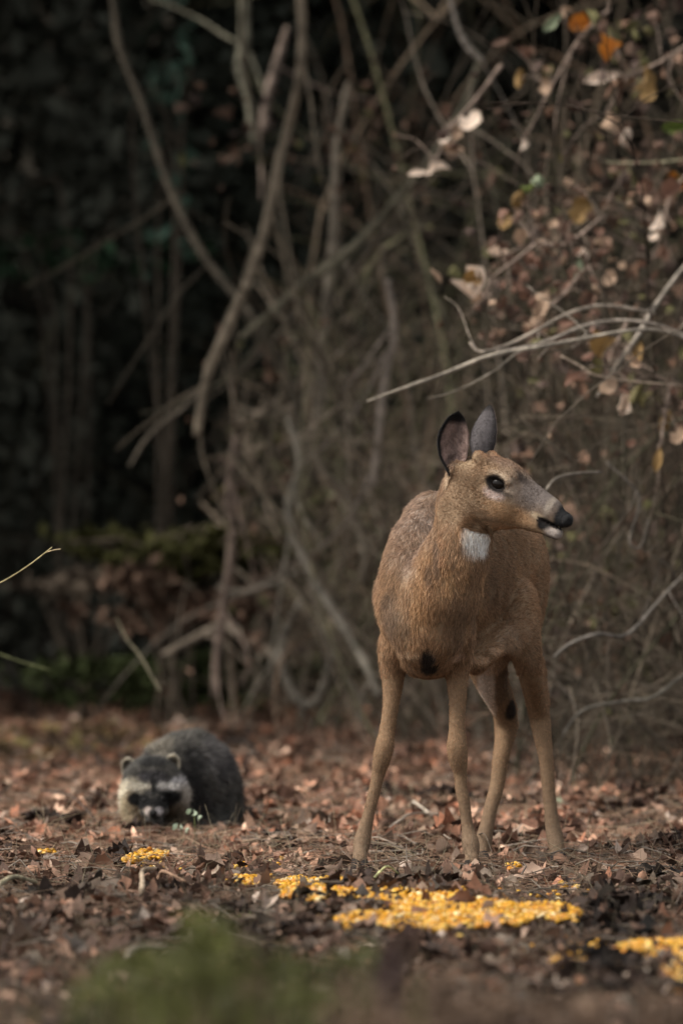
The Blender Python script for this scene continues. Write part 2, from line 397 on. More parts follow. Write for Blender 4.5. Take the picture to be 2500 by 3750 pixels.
    C = marks(V, C, [  # coat marks, with shade of breast, shoulder and flank painted among them
        (1570, 2160, 70, 160, (.30, .185, .095), .5), (1640, 2230, 60, 130, (.25, .165, .10), .4), (1560, 2350, 80, 50, (.30, .19, .11), .5), (1445, 2325, 58, 80, (.12, .088, .062), .5), (1420, 2240, 34, 90, (.15, .115, .085), .6),  # dark shoulder blobs are painted shade
        (1720, 2300, 60, 110, (.14, .10, .068), .4), (1850, 2120, 80, 150, (.17, .115, .075), .5), (1960, 2150, 26, 130, (.27, .165, .095), .5), (1890, 2290, 50, 60, (.24, .155, .10), .5),  # darker right breast and flank are painted shade
        (1775, 2530, 34, 130, (.46, .38, .32), .9), (1790, 2600, 22, 60, (.42, .34, .28), .8), (1835, 2430, 42, 70, (.38, .29, .21), .7), (1870, 2350, 45, 70, (.40, .31, .23), .6), (1848, 2520, 26, 90, (.11, .08, .06), .5),  # dark strip joins tarsal hair and painted shadow
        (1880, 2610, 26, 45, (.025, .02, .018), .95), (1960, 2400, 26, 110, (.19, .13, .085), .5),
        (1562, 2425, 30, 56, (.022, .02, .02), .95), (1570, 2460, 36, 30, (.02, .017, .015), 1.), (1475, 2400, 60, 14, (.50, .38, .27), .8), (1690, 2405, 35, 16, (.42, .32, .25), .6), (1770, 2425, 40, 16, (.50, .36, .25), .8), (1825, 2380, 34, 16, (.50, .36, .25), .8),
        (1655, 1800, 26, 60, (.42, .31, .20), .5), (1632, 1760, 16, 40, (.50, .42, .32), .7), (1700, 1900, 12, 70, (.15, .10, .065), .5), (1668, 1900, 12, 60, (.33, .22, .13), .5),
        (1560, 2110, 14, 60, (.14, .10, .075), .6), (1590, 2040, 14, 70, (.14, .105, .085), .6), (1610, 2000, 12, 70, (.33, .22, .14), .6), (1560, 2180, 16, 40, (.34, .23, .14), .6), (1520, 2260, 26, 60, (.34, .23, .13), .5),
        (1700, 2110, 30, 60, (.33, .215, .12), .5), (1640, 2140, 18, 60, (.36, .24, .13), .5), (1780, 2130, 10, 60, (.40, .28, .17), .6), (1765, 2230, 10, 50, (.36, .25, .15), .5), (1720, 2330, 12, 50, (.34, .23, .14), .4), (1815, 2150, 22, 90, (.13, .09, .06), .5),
        (1660, 2290, 55, 110, (.14, .10, .068), .4), (1500, 2370, 40, 30, (.33, .23, .14), .5), (1410, 2260, 30, 90, (.15, .11, .08), .5),  # more painted shade on the breast and shoulder edge
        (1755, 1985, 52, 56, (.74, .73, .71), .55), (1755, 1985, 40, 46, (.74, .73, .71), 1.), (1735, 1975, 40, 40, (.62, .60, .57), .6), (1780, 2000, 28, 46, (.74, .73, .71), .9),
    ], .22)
    # face, in the head's own frame
    def hb(C, u, v, w, r, col, st, both=True, e=.3):
        d = np.sqrt(((hu_ - u) / r[0]) ** 2 + (((np.abs(hv) if both else hv) - v) / r[1]) ** 2 + ((hw - w) / r[2]) ** 2) + .08 * sines(V[:, 0], V[:, 1], V[:, 2], 110)
        k = (st * np.clip((1 + e - d) / (2 * e), 0, 1) * (ishead | (hu_ > .03)))[:, None] * (z > .69)[:, None]
        return C * (1 - k) + np.array(col) * k
    hm = ishead[:, None]
    C = np.where(hm, np.array([.235, .160, .100]) * (1 + .1 * n1), C)
    C = hb(C, .090, .0, .010, (.090, .055, .046), (.115, .098, .092), .95, e=.5)
    C = hb(C, -.03, .0, .05, (.06, .045, .026), (.17, .115, .085), .8)
    C = hb(C, -.06, .032, .050, (.018, .016, .022), (.27, .165, .10), .8)
    C = hb(C, .02, .02, .030, (.045, .010, .012), (.035, .028, .025), .8)
    C = hb(C, -.085, .02, .04, (.016, .03, .025), (.04, .03, .025), .8)
    C = hb(C, .005, .045, .014, (.034, .020, .013), (.42, .33, .24), .8)
    C = hb(C, .030, .042, .004, (.018, .02, .016), (.42, .34, .27), .6)
    C = hb(C, .004, .045, -.022, (.026, .02, .013), (.46, .37, .34), .85)
    C = hb(C, .030, .040, -.013, (.016, .02, .005), (.05, .04, .034), .7)
    C = hb(C, .0, .046, .0, (.0270, .016, .0195), (.018, .015, .014), 1., e=.12)
    C = hb(C, .06, .035, -.052, (.07, .03, .022), (.30, .18, .095), .7)
    C = hb(C, .06, .0, -.088, (.08, .04, .012), (.42, .27, .16), .8)
    C = hb(C, .126, .0, -.004, (.009, .035, .03), (.34, .29, .235), .6)
    C = hb(C, .112, .02, -.030, (.018, .02, .008), (.42, .33, .22), .7)
    C = hb(C, .174, .0, -.010, (.034, .05, .036), (.014, .014, .015), 1., e=.12)
    C = hb(C, .128, .0, -.040, (.020, .035, .018), (.014, .013, .013), 1., e=.15)
    C = hb(C, .160, .0, -.053, (.024, .03, .0150), (.30, .26, .235), 1., e=.3)
    kk_ = (np.abs(hw + .0345) < .0050) & (hu_ > .112) & (z > .69); C[kk_] = (.016, .013, .012)
    C = hb(C, .150, .0, -.066, (.02, .03, .008), (.05, .04, .035), .7, e=.3)
    C = hb(C, -.095, .052, .03, (.03, .03, .03), (.34, .26, .17), .5)
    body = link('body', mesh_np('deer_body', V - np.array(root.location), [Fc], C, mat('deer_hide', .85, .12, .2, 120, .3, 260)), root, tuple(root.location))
    # fur
    noseM = (hu_ > .142) & (hw > -.040) & (z > .69) | ((np.abs(hu_) < .0185) & (np.abs(hw) < .0125) & (np.abs(np.abs(hv) - .045) < .02) & ishead)
    ln = np.full(len(V), .010); ln[z < .42] = .0052; ln[z < .12] = .0045
    chest = (~ishead) & (z > .44) & (a > .0); ln[chest] = .013
    ln[ishead] = .0058; ln[(hu_ > .03) & ishead] = .0045; ln[(hu_ > .10) & (z > .69) & (hw > -.1)] = .003
    tp = fronted(V, 1758, 1985); dd = np.linalg.norm(V - tp, axis=1); ln[dd < .05] = .015
    fl = np.tile([.0, .0, -1.], (len(V), 1))
    bd = (z > .44) & (~ishead); fl[bd] = -fw * .9 + np.array([0, 0, -.55])
    fl[chest] = np.array([-.12, .0, -1.]); fl[ishead | (hu_ > .03) & (z > .72)] = -hf * 1. - hu * .25
    dens = np.where(noseM, 0., 1.) * np.where(ishead, 2.2, 1.)
    hm_ = mat('deer_hair', .62, .25, .0, 1, trans=.25)
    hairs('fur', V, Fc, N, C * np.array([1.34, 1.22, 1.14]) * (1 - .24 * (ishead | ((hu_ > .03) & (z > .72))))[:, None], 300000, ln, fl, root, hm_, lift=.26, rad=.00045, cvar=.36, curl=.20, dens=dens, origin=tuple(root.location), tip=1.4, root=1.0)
    # eyes
    for v in (-1, 1):
        mb = MB(); sphere(mb, H(.001, v * .0348, .0), (.0190, .0135, .0150), (.008, .006, .005), 16, HB)
        mb.build('eye', mat('eye_glass', .05, .14, 0, 1), root, origin=H(.001, v * .0365, 0))
    mb = MB(); sphere(mb, H(.1680, 0, -.0145), (.0166, .0186, .0170), (.014, .014, .015), 16, HB)
    c0 = np.concatenate(mb.V); d0 = c0 - H0; 
    for v in (-1, 1):
        q = np.sqrt(((d0 @ hf - .183) / .007) ** 2 + ((d0 @ hl - v * .011) / .005) ** 2 + ((d0 @ hu + .011) / .005) ** 2); c0 = c0 - (hf * .004)[None] * np.clip(1.2 - q, 0, 1)[:, None]
    mb.V = [c0]; mb.build('nose', mat('wet_nose', .5, .18, .15, 200, .5, 700), root, origin=H(.17, 0, -.012))
    # ears: thin cupped shells
    def ear(base, tip, width, opening, twist, name_lab, inner, outer, rimc, prof=(.30, .50, .86, 1., .94, .72, .47, .22, .05)):
        base = np.asarray(base); tip = np.asarray(tip); ax = tip - base; Ln = np.linalg.norm(ax); ax /= Ln
        op = np.asarray(opening, float); op -= ax * (op @ ax); op /= np.linalg.norm(op); sd = np.cross(ax, op)
        ns, nt_ = 26, 17; s = np.linspace(0, 1, ns); t = np.linspace(-1, 1, nt_)
        wd = np.interp(s, [0, .12, .3, .5, .68, .82, .92, .98, 1], prof) * width / 2
        S, T = np.meshgrid(s, t, indexing='ij'); Wd = wd[:, None] * np.ones_like(T)
        depth = (.62 - .35 * S) * Wd * (1 - np.abs(T) ** 2) * 1.7
        bow = .012 * np.sin(np.pi * S) * twist
        X = base + ax * (S * Ln)[..., None] + sd * (Wd * T + bow)[..., None] - op * (depth - .012 * S ** 2)[..., None]
        off = op * .0012
        Vf = (X + off).reshape(-1, 3); Vb = (X - off - op * .0008).reshape(-1, 3); n = len(Vf)
        i = np.arange(ns - 1)[:, None] * nt_; j = np.arange(nt_ - 1)[None]
        q = np.stack([i + j, i + j + 1, i + nt_ + j + 1, i + nt_ + j], -1).reshape(-1, 4)
        e1 = np.arange(ns - 1) * nt_; rim = [np.stack([e1, e1 + nt_, e1 + nt_ + n, e1 + n], 1), np.stack([e1 + nt_ - 1, e1 + nt_ - 1 + n, e1 + 2 * nt_ - 1 + n, e1 + 2 * nt_ - 1], 1)]
        tt = np.arange(nt_ - 1) + (ns - 1) * nt_; rim.append(np.stack([tt, tt + 1, tt + 1 + n, tt + n], 1))
        V = np.vstack([Vf, Vb]); Fq = np.vstack([q, q[:, ::-1] + n] + rim)
        S_, T_ = S.ravel(), T.ravel()
        kr = np.clip((np.abs(T_) - rimc[0]) / .12, 0, 1) * (T_ * rimc[3] > -.2) + np.clip((S_ - rimc[1]) / .07, 0, 1); kr = np.clip(kr, 0, 1)[:, None]
        nz = 1 + .35 * sines(Vf[:, 0], Vf[:, 1], Vf[:, 2], 160)[:, None]
        Ci = np.array(inner) * nz * (1 - kr) + np.array(rimc[2]) * kr
        ko = np.clip(np.clip((S_ - .84) / .1, 0, 1) + .8 * np.clip((np.abs(T_) - .72) / .2, 0, 1), 0, 1)[:, None]; Co = np.array(outer) * (1 - ko) + np.array([.02, .017, .016]) * ko
        C = np.vstack([Ci, Co]); Nn = vnormals(V, Fq)
        if Nn[:n].mean(0) @ op < 0: Fq = Fq[:, ::-1]; Nn = -Nn
        e = link('ear', mesh_np('ear', V - base, [Fq], C, mat('ear_skin', .8, .15, .2, 150)), root, tuple(base)); e['label'] = name_lab
        ln = np.where(np.arange(2 * n) < n, .007, .004); fl = np.tile(ax, (2 * n, 1)); fl[:n] += sd * -.6 * T_[:, None]
        f = hairs('ear_hair', V, Fq, Nn, C, 9000, ln, fl, e, hm_, lift=.5, rad=.0003, origin=tuple(base), tip=1.2)
        f.matrix_parent_inverse = Matrix.Translation(Vector(base)).inverted()
    blk = (.014, .012, .012)
    ear(P(1662, 1745, -.150), P(1668, 1514, -.115), .076, (.34, -.94, .02), -.5, 'ear turned forward with pinkish hollow and black rim', (.32, .23, .20), (.10, .085, .075), (.62, .80, blk, -1))
    ear(P(1766, 1690, -.06), P(1783, 1480, -.02), .066, (.50, .85, .1), .3, 'ear showing its grey back', (.25, .18, .16), (.085, .076, .078), (.86, .9, blk, 1), (.55, .78, .98, 1., .84, .60, .38, .17, .04))
    # hooves: two toes each
    for (x, y, d) in ((1316, 3150, .0), (1728, 3158, -.04), (1757, 3136, .365), (2041, 3136, .295)):
        c = P(x, y, d); mb = MB(); gz = float(g(c[0], c[1]))
        for sgn in (-1, 1):
            hd_ = np.array([.1, -1, 0]); hd_ /= np.linalg.norm(hd_); sd_ = np.array([1, .1, 0])
            top = np.array([c[0], c[1], gz + .030]) + sd_ * sgn * .0085; toe = np.array([c[0], c[1], gz + .006]) + hd_ * .03 + sd_ * sgn * .010
            tube(mb, [top, top * .6 + toe * .4, toe * .85 + top * .15, toe], [.0105, .0125, .011, .003], (.022, .018, .016), 8, .02)
        mb.build('hoof', mat('hoof', .8, .15, .3, 90), root, origin=(c[0], c[1], gz))
    return root
build_deer()

# ---------------------------------------------------------------- the raccoon
def build_raccoon():
    D = 1.1; base = G(700, 3048); D = float(base[1])
    root = link('raccoon', None, None, tuple(base)); root.empty_display_size = .1
    tag(root, 'grey raccoon with black eye mask crouched with its head low among the dead leaves', 'raccoon')
    def R(x, y, d=0.): return P(x, y, D + d)
    F = Field(R(400, 3110, -.45) , R(960, 2630, .45), .0042)
    F.ell(R(722, 2890, .10), (.098, .17, .120), None, .03)
    F.ell(R(690, 2850, .0), (.094, .13, .112), None, .05)
    F.ell(R(640, 2850, -.10), (.085, .09, .088), None, .05)
    F.ell(R(760, 2960, .04), (.070, .12, .080), None, .04)      # haunch
    F.cone(R(770, 2990, -.06), R(735, 3050, -.12), .045, .020, .03)
    F.cone(R(735, 3052, -.10), R(720, 3058, -.19), .020, .016, .015)
    # shoulders, fore legs and paws
    F.cone(R(590, 2900, -.13), R(540, 3000, -.17), .055, .032, .04)
    F.cone(R(540, 3000, -.17), R(545, 3052, -.19), .028, .018, .02); F.cone(R(545, 3054, -.19), R(548, 3060, -.235), .017, .012, .01)
    F.cone(R(660, 2940, -.10), R(650, 3010, -.17), .050, .032, .04)
    F.cone(R(650, 3010, -.17), R(640, 3052, -.20), .028, .018, .02); F.cone(R(640, 3054, -.20), R(634, 3060, -.245), .017, .012, .01)
    for cx in (548, 634):
        for t in (-2, -1, 0, 1, 2): F.cone(R(cx + t * 4, 3060, -.235), R(cx + t * 9, 3064, -.275), .006, .004, .004)
    # head
    F.ell(R(558, 2852, -.21), (.068, .065, .056), None, .03)
    F.ell(R(562, 2905, -.235), (.069, .050, .048), None, .03)
    F.ell(R(487, 2925, -.205), (.027, .035, .040), None, .03)
    F.ell(R(644, 2915, -.205), (.027, .035, .040), None, .03)
    F.ell(R(504, 2985, -.19), (.028, .035, .045), None, .03)
    F.cone(R(563, 2925, -.265), R(564, 2972, -.315), .036, .023, .022)
    F.cone(R(563, 2950, -.255), R(565, 3000, -.29), .026, .013, .02)
    for x in (537, 591): F.ell(R(x, 2966, -.295), (.020, .018, .016), None, .012)
    for x in (512, 613): F.cone(R(x - 20, 2895, -.262), R(x + 22, 2897, -.268), .012, .012, .014)
    V, Fc = F.surface(); N = vnormals(V, Fc)
    o = np.array(base)
    n1 = sines(V[:, 0], V[:, 1], V[:, 2], 50)[:, None]; n2 = sines(V[:, 0], V[:, 1], V[:, 2], 130)[:, None]
    C = np.array([.062, .058, .052]) * (1 + .30 * n1 + .25 * n2)
    q = topix(V)
    C = marks(V, C, [
        (800, 2760, 90, 100, (.085, .080, .085), .5), (800, 3000, 70, 60, (.085, .085, .078), .5), (590, 2740, 50, 40, (.17, .15, .12), .7),
        (700, 2870, 45, 130, (.022, .021, .021), .9), (725, 2950, 40, 80, (.030, .028, .028), .8),
        (555, 2855, 70, 40, (.055, .052, .056), .9), (560, 2785, 60, 22, (.022, .022, .022), .9),
        (480, 2895, 42, 50, (.38, .34, .27), .95), (456, 2930, 32, 64, (.50, .43, .32), .95), (662, 2876, 40, 36, (.40, .39, .40), .95), (672, 2935, 34, 64, (.32, .29, .25), .95),
        (508, 2878, 50, 15, (.42, .38, .31), .95), (614, 2872, 52, 15, (.40, .38, .36), .95),
        (475, 2975, 36, 70, (.46, .36, .24), .95), (510, 3025, 38, 50, (.40, .30, .20), .9), (548, 3050, 30, 20, (.12, .09, .07), .8),
        (640, 2990, 55, 60, (.12, .095, .065), .9), (590, 3020, 46, 50, (.055, .045, .036), .9), (635, 3040, 40, 34, (.10, .09, .07), .8),
        (508, 2932, 42, 34, (.009, .009, .009), 1.), (615, 2926, 44, 34, (.009, .009, .009), 1.), (562, 2934, 36, 20, (.011, .011, .011), 1.), (488, 2928, 27, 25, (.009, .009, .009), 1.), (642, 2924, 28, 24, (.009, .009, .009), 1.),
        (560, 2880, 9, 36, (.009, .009, .009), .9), (560, 2850, 8, 22, (.025, .025, .025), .6),
        (534, 2970, 21, 17, (.46, .39, .35), 1.), (593, 2966, 22, 17, (.42, .39, .39), 1.), (515, 3005, 30, 40, (.38, .29, .20), .9), (564, 2968, 8, 24, (.05, .045, .04), .95), (566, 3000, 16, 20, (.04, .035, .03), .9),
    ], .25, 2.6)
    body = link('body', mesh_np('raccoon_body', V - o, [Fc], C * .6, mat('raccoon_hide', .9, .1, .2, 120)), root, tuple(base))
    ctr = R(562, 2905, -.2); hd = np.linalg.norm(V - ctr, axis=1)
    ln = np.where(hd < .115, .010, .024); ln[(q[:, 1] > 3035)] = .006
    ln[(np.abs(q[:, 0] - 563) < 60) & (q[:, 1] > 2900) & (q[:, 1] < 2990) & (V[:, 1] < D - .22)] = .0035
    ck = (hd < .12) & ((q[:, 0] < 495) | (q[:, 0] > 640)); ln[ck] = .013
    fl = np.stack([.45 + 0 * ln, .5 + 0 * ln, -.8 + 0 * ln], 1)
    c3 = V - R(563, 2935, -.26); near = hd < .14; fl[near] = c3[near] / (np.linalg.norm(c3[near], axis=1)[:, None] + 1e-6) + np.array([0, .3, -.3])
    hm = mat('raccoon_hair', .6, .25, .0, 1, trans=.15)
    hairs('fur', V, Fc, N, C * 1.3, 120000, ln, fl, root, hm, lift=.62, rad=.00055, cvar=.5, origin=tuple(base), tip=1.6, curl=.3, root=.6)
    for x, y in ((520, 2926), (607, 2921)):
        c = fronted(V, x, y); mb = MB(); sphere(mb, c, (.0062, .0045, .0062), (.006, .005, .005), 10); mb.build('eye', mat('dark_eye', .5, .2, 0, 1), root, origin=c)
    c = fronted(V, 565, 2985) + np.array([0, -.002, 0]); mb = MB(); sphere(mb, c, (.011, .008, .009), (.014, .013, .013), 10); mb.build('nose', mat('wet_nose'), root, origin=c)
    # ears
    for x, y, lx in ((482, 2826, -.26), (624, 2814, .20)):
        c = R(x, y + 20, -.205); mb = MB(); ax = np.array([lx, -.15, 1.]); ax /= np.linalg.norm(ax); op = np.array([lx * .8, -1., -.1]); op -= ax * (op @ ax); op /= np.linalg.norm(op); sd = np.cross(ax, op)
        ns, nt_ = 12, 11; S, T = np.meshgrid(np.linspace(0, 1, ns), np.linspace(-1, 1, nt_), indexing='ij')
        wd = .023 * np.sqrt(np.clip(1 - (S * 1.0) ** 2.6, 0.0, 1)) * (.85 + .15 * S) + .001
        X = c + ax * (S * .050)[..., None] + sd * (wd * T)[..., None] - op * (.016 * (1 - T ** 2) * (1 - .5 * S))[..., None]
        Vf = (X + op * .0015).reshape(-1, 3); Vb = (X - op * .0015).reshape(-1, 3); n = len(Vf)
        i = np.arange(ns - 1)[:, None] * nt_; j = np.arange(nt_ - 1)[None]; qd = np.stack([i + j, i + j + 1, i + nt_ + j + 1, i + nt_ + j], -1).reshape(-1, 4)
        V2 = np.vstack([Vf, Vb]); F2 = np.vstack([qd, qd[:, ::-1] + n])
        rim = np.clip((np.maximum(np.abs(T.ravel()), S.ravel() ** 1.2) - .62) / .2, 0, 1)[:, None]
        C2 = np.vstack([np.array([.10, .08, .06]) * (1 - rim) + np.array([.55, .50, .40]) * rim, np.array([.12, .11, .10]) * (1 - rim) + np.array([.50, .46, .38]) * rim])
        Nn = vnormals(V2, F2)
        if Nn[:n].mean(0) @ op < 0: F2 = F2[:, ::-1]; Nn = -Nn
        e = link('ear', mesh_np('ear', V2 - c, [F2], C2, mat('ear_skin')), root, tuple(c))
        hairs('ear_hair', V2, F2, Nn, C2, 4000, np.full(2 * n, .006), np.tile(ax, (2 * n, 1)), e, hm, lift=.6, rad=.00035, origin=tuple(c), tip=1.2)
    # tail: dark rings lying on the leaves behind the haunch
    pts = spline([R(840, 2985, .12), R(890, 3010, .20), R(925, 3020, .28), R(960, 3012, .36)], 20); rr = np.interp(np.linspace(0, 1, 20), [0, .3, .8, 1], [.030, .034, .028, .008])
    cc = np.where((np.arange(20) // 3 % 2 == 0)[:, None], np.array([[.014, .013, .013]]), np.array([[.075, .07, .06]])); mb = MB(); tube(mb, pts, rr, cc, 10, .05, False)
    V2 = np.concatenate(mb.V); F2 = np.concatenate(mb.F[4]); C2 = np.concatenate(mb.C); N2 = vnormals(V2, F2)
    if ((V2 - np.repeat(pts, 10, 0)) * N2).sum() < 0: N2 = -N2
    t = mb.build('tail', mat('raccoon_hide'), root, origin=pts[0])
    hairs('tail_hair', V2, F2, N2, C2, 9000, np.full(len(V2), .02), np.tile(pts[-1] - pts[0], (len(V2), 1)), t, hm, lift=.6, rad=.0005, origin=pts[0], tip=1.3)
    return root
build_raccoon()

# ---------------------------------------------------------------- the ground and its litter
def build_ground():
    xs = np.unique(np.concatenate([np.linspace(-300, -12, 14), np.linspace(-12, -2.6, 30), np.linspace(-2.5, 2.8, 150), np.linspace(3, 12, 30), np.linspace(13, 300, 14)]))
    ys = np.unique(np.concatenate([np.linspace(-80, -8, 12), np.linspace(-7.5, 12, 420), np.linspace(12.3, 40, 60), np.linspace(42, 700, 24)]))
    X, Y = np.meshgrid(xs, ys, indexing='ij'); Z = g(X, Y) + .006 * sines(X, Y, 0, 30) * (np.abs(X) < 3)
    n, m = X.shape; V = np.stack([X, Y, Z], -1).reshape(-1, 3)
    i = np.arange(n - 1)[:, None] * m; j = np.arange(m - 1)[None]
    Fq = np.stack([i + j, i + m + j, i + m + j + 1, i + j + 1], -1).reshape(-1, 4)
    C = np.tile([.038, .030, .024], (len(V), 1)) * (1 + .25 * sines(V[:, 0], V[:, 1], 0, 3))[:, None]
    far = np.clip((V[:, 1] - 13) / 3, 0, 1)[:, None]; C = C * (1 - far) + np.array([.030, .026, .020]) * far
    o = link('ground', mesh_np('ground', V, [Fq], C, mat('soil', .95, .1, .5, 14, .8, 60))); tag(o, kind='structure')
build_ground()

def leaf_templates(n, flat=.5, shape='oak'):
    out = []
    for k in range(n):
        ns = 7; s = np.linspace(0, 1, ns); t = np.array([-1, -.5, 0, .5, 1.])
        if shape == 'oak': w = np.interp(s, [0, .12, .3, .42, .6, .72, .88, 1], [.03, .16, .34, .24, .40, .28, .30, .03]) * rnd.uniform(.8, 1.3)
        else: w = .33 * np.sin(np.pi * s ** .85) ** .8 * rnd.uniform(.75, 1.2) + .01
        S, T = np.meshgrid(s, t, indexing='ij'); W = w[:, None] * (1 + .15 * rng.normal(size=S.shape) * (np.abs(T) > .9))
        ca, cb = rnd.uniform(-2.2, 2.2) * flat, rnd.uniform(-1.2, 3.0) * flat
        x = T * W; z = np.abs(x) * rnd.uniform(-.2, .5) + cb * x * x * 1.5; th = ca * (S - .5)
        y = np.sin(th) / (ca if abs(ca) > .1 else 1) if abs(ca) > .1 else S - .5
        z = z + ((1 - np.cos(th)) / ca if abs(ca) > .1 else 0) + .03 * rng.normal(size=S.shape)
        V = np.stack([x, y, z], -1).reshape(-1, 3)
        i = np.arange(ns - 1)[:, None] * 5; j = np.arange(4)[None]; Fq = np.stack([i + j, i + j + 1, i + 6 + j, i + 5 + j], -1).reshape(-1, 4)
        out.append((V, Fq))
    return out

def rotm(yaw, tilt, roll):
    cy_, sy = np.cos(yaw), np.sin(yaw); ct, st = np.cos(tilt), np.sin(tilt); cr, sr = np.cos(roll), np.sin(roll)
    z = np.zeros_like(yaw); o = np.ones_like(yaw)
    Rz = np.stack([np.stack([cy_, -sy, z], -1), np.stack([sy, cy_, z], -1), np.stack([z, z, o], -1)], -2)
    Rx = np.stack([np.stack([o, z, z], -1), np.stack([z, ct, -st], -1), np.stack([z, st, ct], -1)], -2)
    Ry = np.stack([np.stack([cr, z, sr], -1), np.stack([z, o, z], -1), np.stack([-sr, z, cr], -1)], -2)
    return Rz @ Rx @ Ry

def scatter(mb, temps, pos, size, yaw, tilt, roll, cols):
    R = rotm(yaw, tilt, roll); k = rng.integers(0, len(temps), len(pos))
    for t, (V, Fq) in enumerate(temps):
        s = np.where(k == t)[0]
        if not len(s): continue
        X = np.einsum('nij,vj->nvi', R[s], V) * size[s][:, None, None] + pos[s][:, None]
        n, v = X.shape[:2]; Fi = (Fq[None] + (np.arange(n) * v)[:, None, None]).reshape(-1, Fq.shape[1])
        mb.add(X.reshape(-1, 3), Fi, np.repeat(cols[s], v, 0))

LEAFCOL = np.array([[.23, .145, .105], [.30, .195, .14], [.17, .105, .078], [.36, .26, .20], [.12, .075, .055], [.27, .155, .105], [.42, .33, .26], [.20, .165, .13], [.085, .055, .042], [.26, .225, .195], [.24, .12, .075]])
def litter_points(n, y0, y1, wide=1.0):
    """more points where the ground lies nearer"""
    d = np.exp(rng.uniform(np.log(CAM_D + y0), np.log(CAM_D + y1), n)) ; y = d - CAM_D
    x = rng.uniform(-1, 1, n) * (d / CAM_D * .80 * wide + .25)
    return x, y

temps = leaf_templates(14, .8, 'oak') + leaf_templates(10, .9, 'beech')
mb = MB()
x, y = litter_points(52000, -4.9, 14)
sz = rng.lognormal(math.log(.034), .38, len(x)).clip(.012, .065); calm = 1 - .8 * np.maximum(np.exp(-((x + .42) / .32) ** 2 - ((y - .75) / .5) ** 2), np.exp(-((x - .28) / .42) ** 2 - ((y - .1) / .5) ** 2))
z = g(x, y) + (rng.uniform(0, .024, len(x)) + .020 * sines(x, y * .6, 0, 16)) * calm; sz = sz * (1 - .25 * (1 - calm))
ci = rng.choice(len(LEAFCOL), len(x), p=np.array([3, 2.2, 3, 1.2, 3, 2, .8, 2, 3.4, 1, 1.2]) / 22.8)
cols = LEAFCOL[ci] * rng.uniform(.4, 1.3, (len(x), 1))
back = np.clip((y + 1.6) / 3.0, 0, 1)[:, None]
patch = np.clip(.78 + .55 * sines(x, y * .35, 0, 13) + .35 * sines(x, y * .4, 5, 31), .10, 1.35)[:, None]  # dark clumps painted in for the shaded gaps between leaves
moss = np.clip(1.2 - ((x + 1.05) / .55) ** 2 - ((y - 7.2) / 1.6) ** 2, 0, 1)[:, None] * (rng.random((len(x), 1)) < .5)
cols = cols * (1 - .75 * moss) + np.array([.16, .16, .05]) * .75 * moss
cols = cols * patch * (.60 * (1 - back) + 1.48 * back) * (np.array([1.05, 1.0, .97]) * (1 - back) + np.array([1.14, .97, .88]) * back)  # near leaves darkened, foreground tree shade put into their colour
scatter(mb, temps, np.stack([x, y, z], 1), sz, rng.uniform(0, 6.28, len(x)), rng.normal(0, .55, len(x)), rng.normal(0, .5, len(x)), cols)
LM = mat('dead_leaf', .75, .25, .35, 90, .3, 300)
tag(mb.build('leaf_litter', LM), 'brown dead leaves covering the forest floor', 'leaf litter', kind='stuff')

# pine needles and stalks lying in all directions
def needles(n, y0, y1, col0, col1, L0, L1, r, name, label, lift, up):
    x, y = litter_points(n, y0, y1); z = g(x, y) + rng.uniform(.004, lift, n); a = rng.uniform(0, 6.28, n) ; tl = rng.normal(0, up, n); L = rng.uniform(L0, L1, n)
    d = np.stack([np.cos(a) * np.cos(tl), np.sin(a) * np.cos(tl), np.abs(np.sin(tl))], 1); s = np.stack([-np.sin(a), np.cos(a), 0 * a], 1); u = np.cross(d, s)
    c = np.stack([x, y, z], 1); bow = u * (rng.normal(0, .08, n) * L)[:, None] + s * (rng.normal(0, .10, n) * L)[:, None]
    rr = r * rng.uniform(.6, 1.5, n)[:, None]
    P0, P1, P2 = c - d * L[:, None] / 2, c + bow, c + d * L[:, None] / 2
    V = []
    for p, k in ((P0, 1.), (P1, .9), (P2, .5)):
        V += [p + s * rr * k, p - s * rr * .5 * k + u * rr * .87 * k, p - s * rr * .5 * k - u * rr * .87 * k]
    V = np.stack(V, 1); f = []
    for b in (0, 3):
        for j in range(3): f.append([b + j, b + (j + 1) % 3, b + 3 + (j + 1) % 3, b + 3 + j])
    F = (np.array(f)[None] + (np.arange(n) * 9)[:, None, None]).reshape(-1, 4)
    t = rng.random((n, 1)); C = (np.array(col0) * (1 - t) + np.array(col1) * t) * rng.uniform(.6, 1.3, (n, 1)) * (.45 + .7 * np.clip((y + 1.6) / 3, 0, 1))[:, None]  # near pieces darkened by the same painted foreground shade
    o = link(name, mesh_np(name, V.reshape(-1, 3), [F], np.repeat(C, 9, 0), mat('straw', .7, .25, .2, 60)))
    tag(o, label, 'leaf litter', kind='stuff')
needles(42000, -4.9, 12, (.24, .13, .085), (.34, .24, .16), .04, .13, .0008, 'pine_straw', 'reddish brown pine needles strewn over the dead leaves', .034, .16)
needles(3500, -4.9, 10, (.16, .125, .10), (.30, .25, .20), .05, .20, .0019, 'twig_litter', 'small broken twigs scattered through the dead leaves', .034, .12)
needles(1500, -4.6, 3, (.20, .15, .10), (.34, .29, .19), .06, .20, .0007, 'dry_stalks', 'thin dry stalks standing up out of the dead leaves', .05, 1.2)

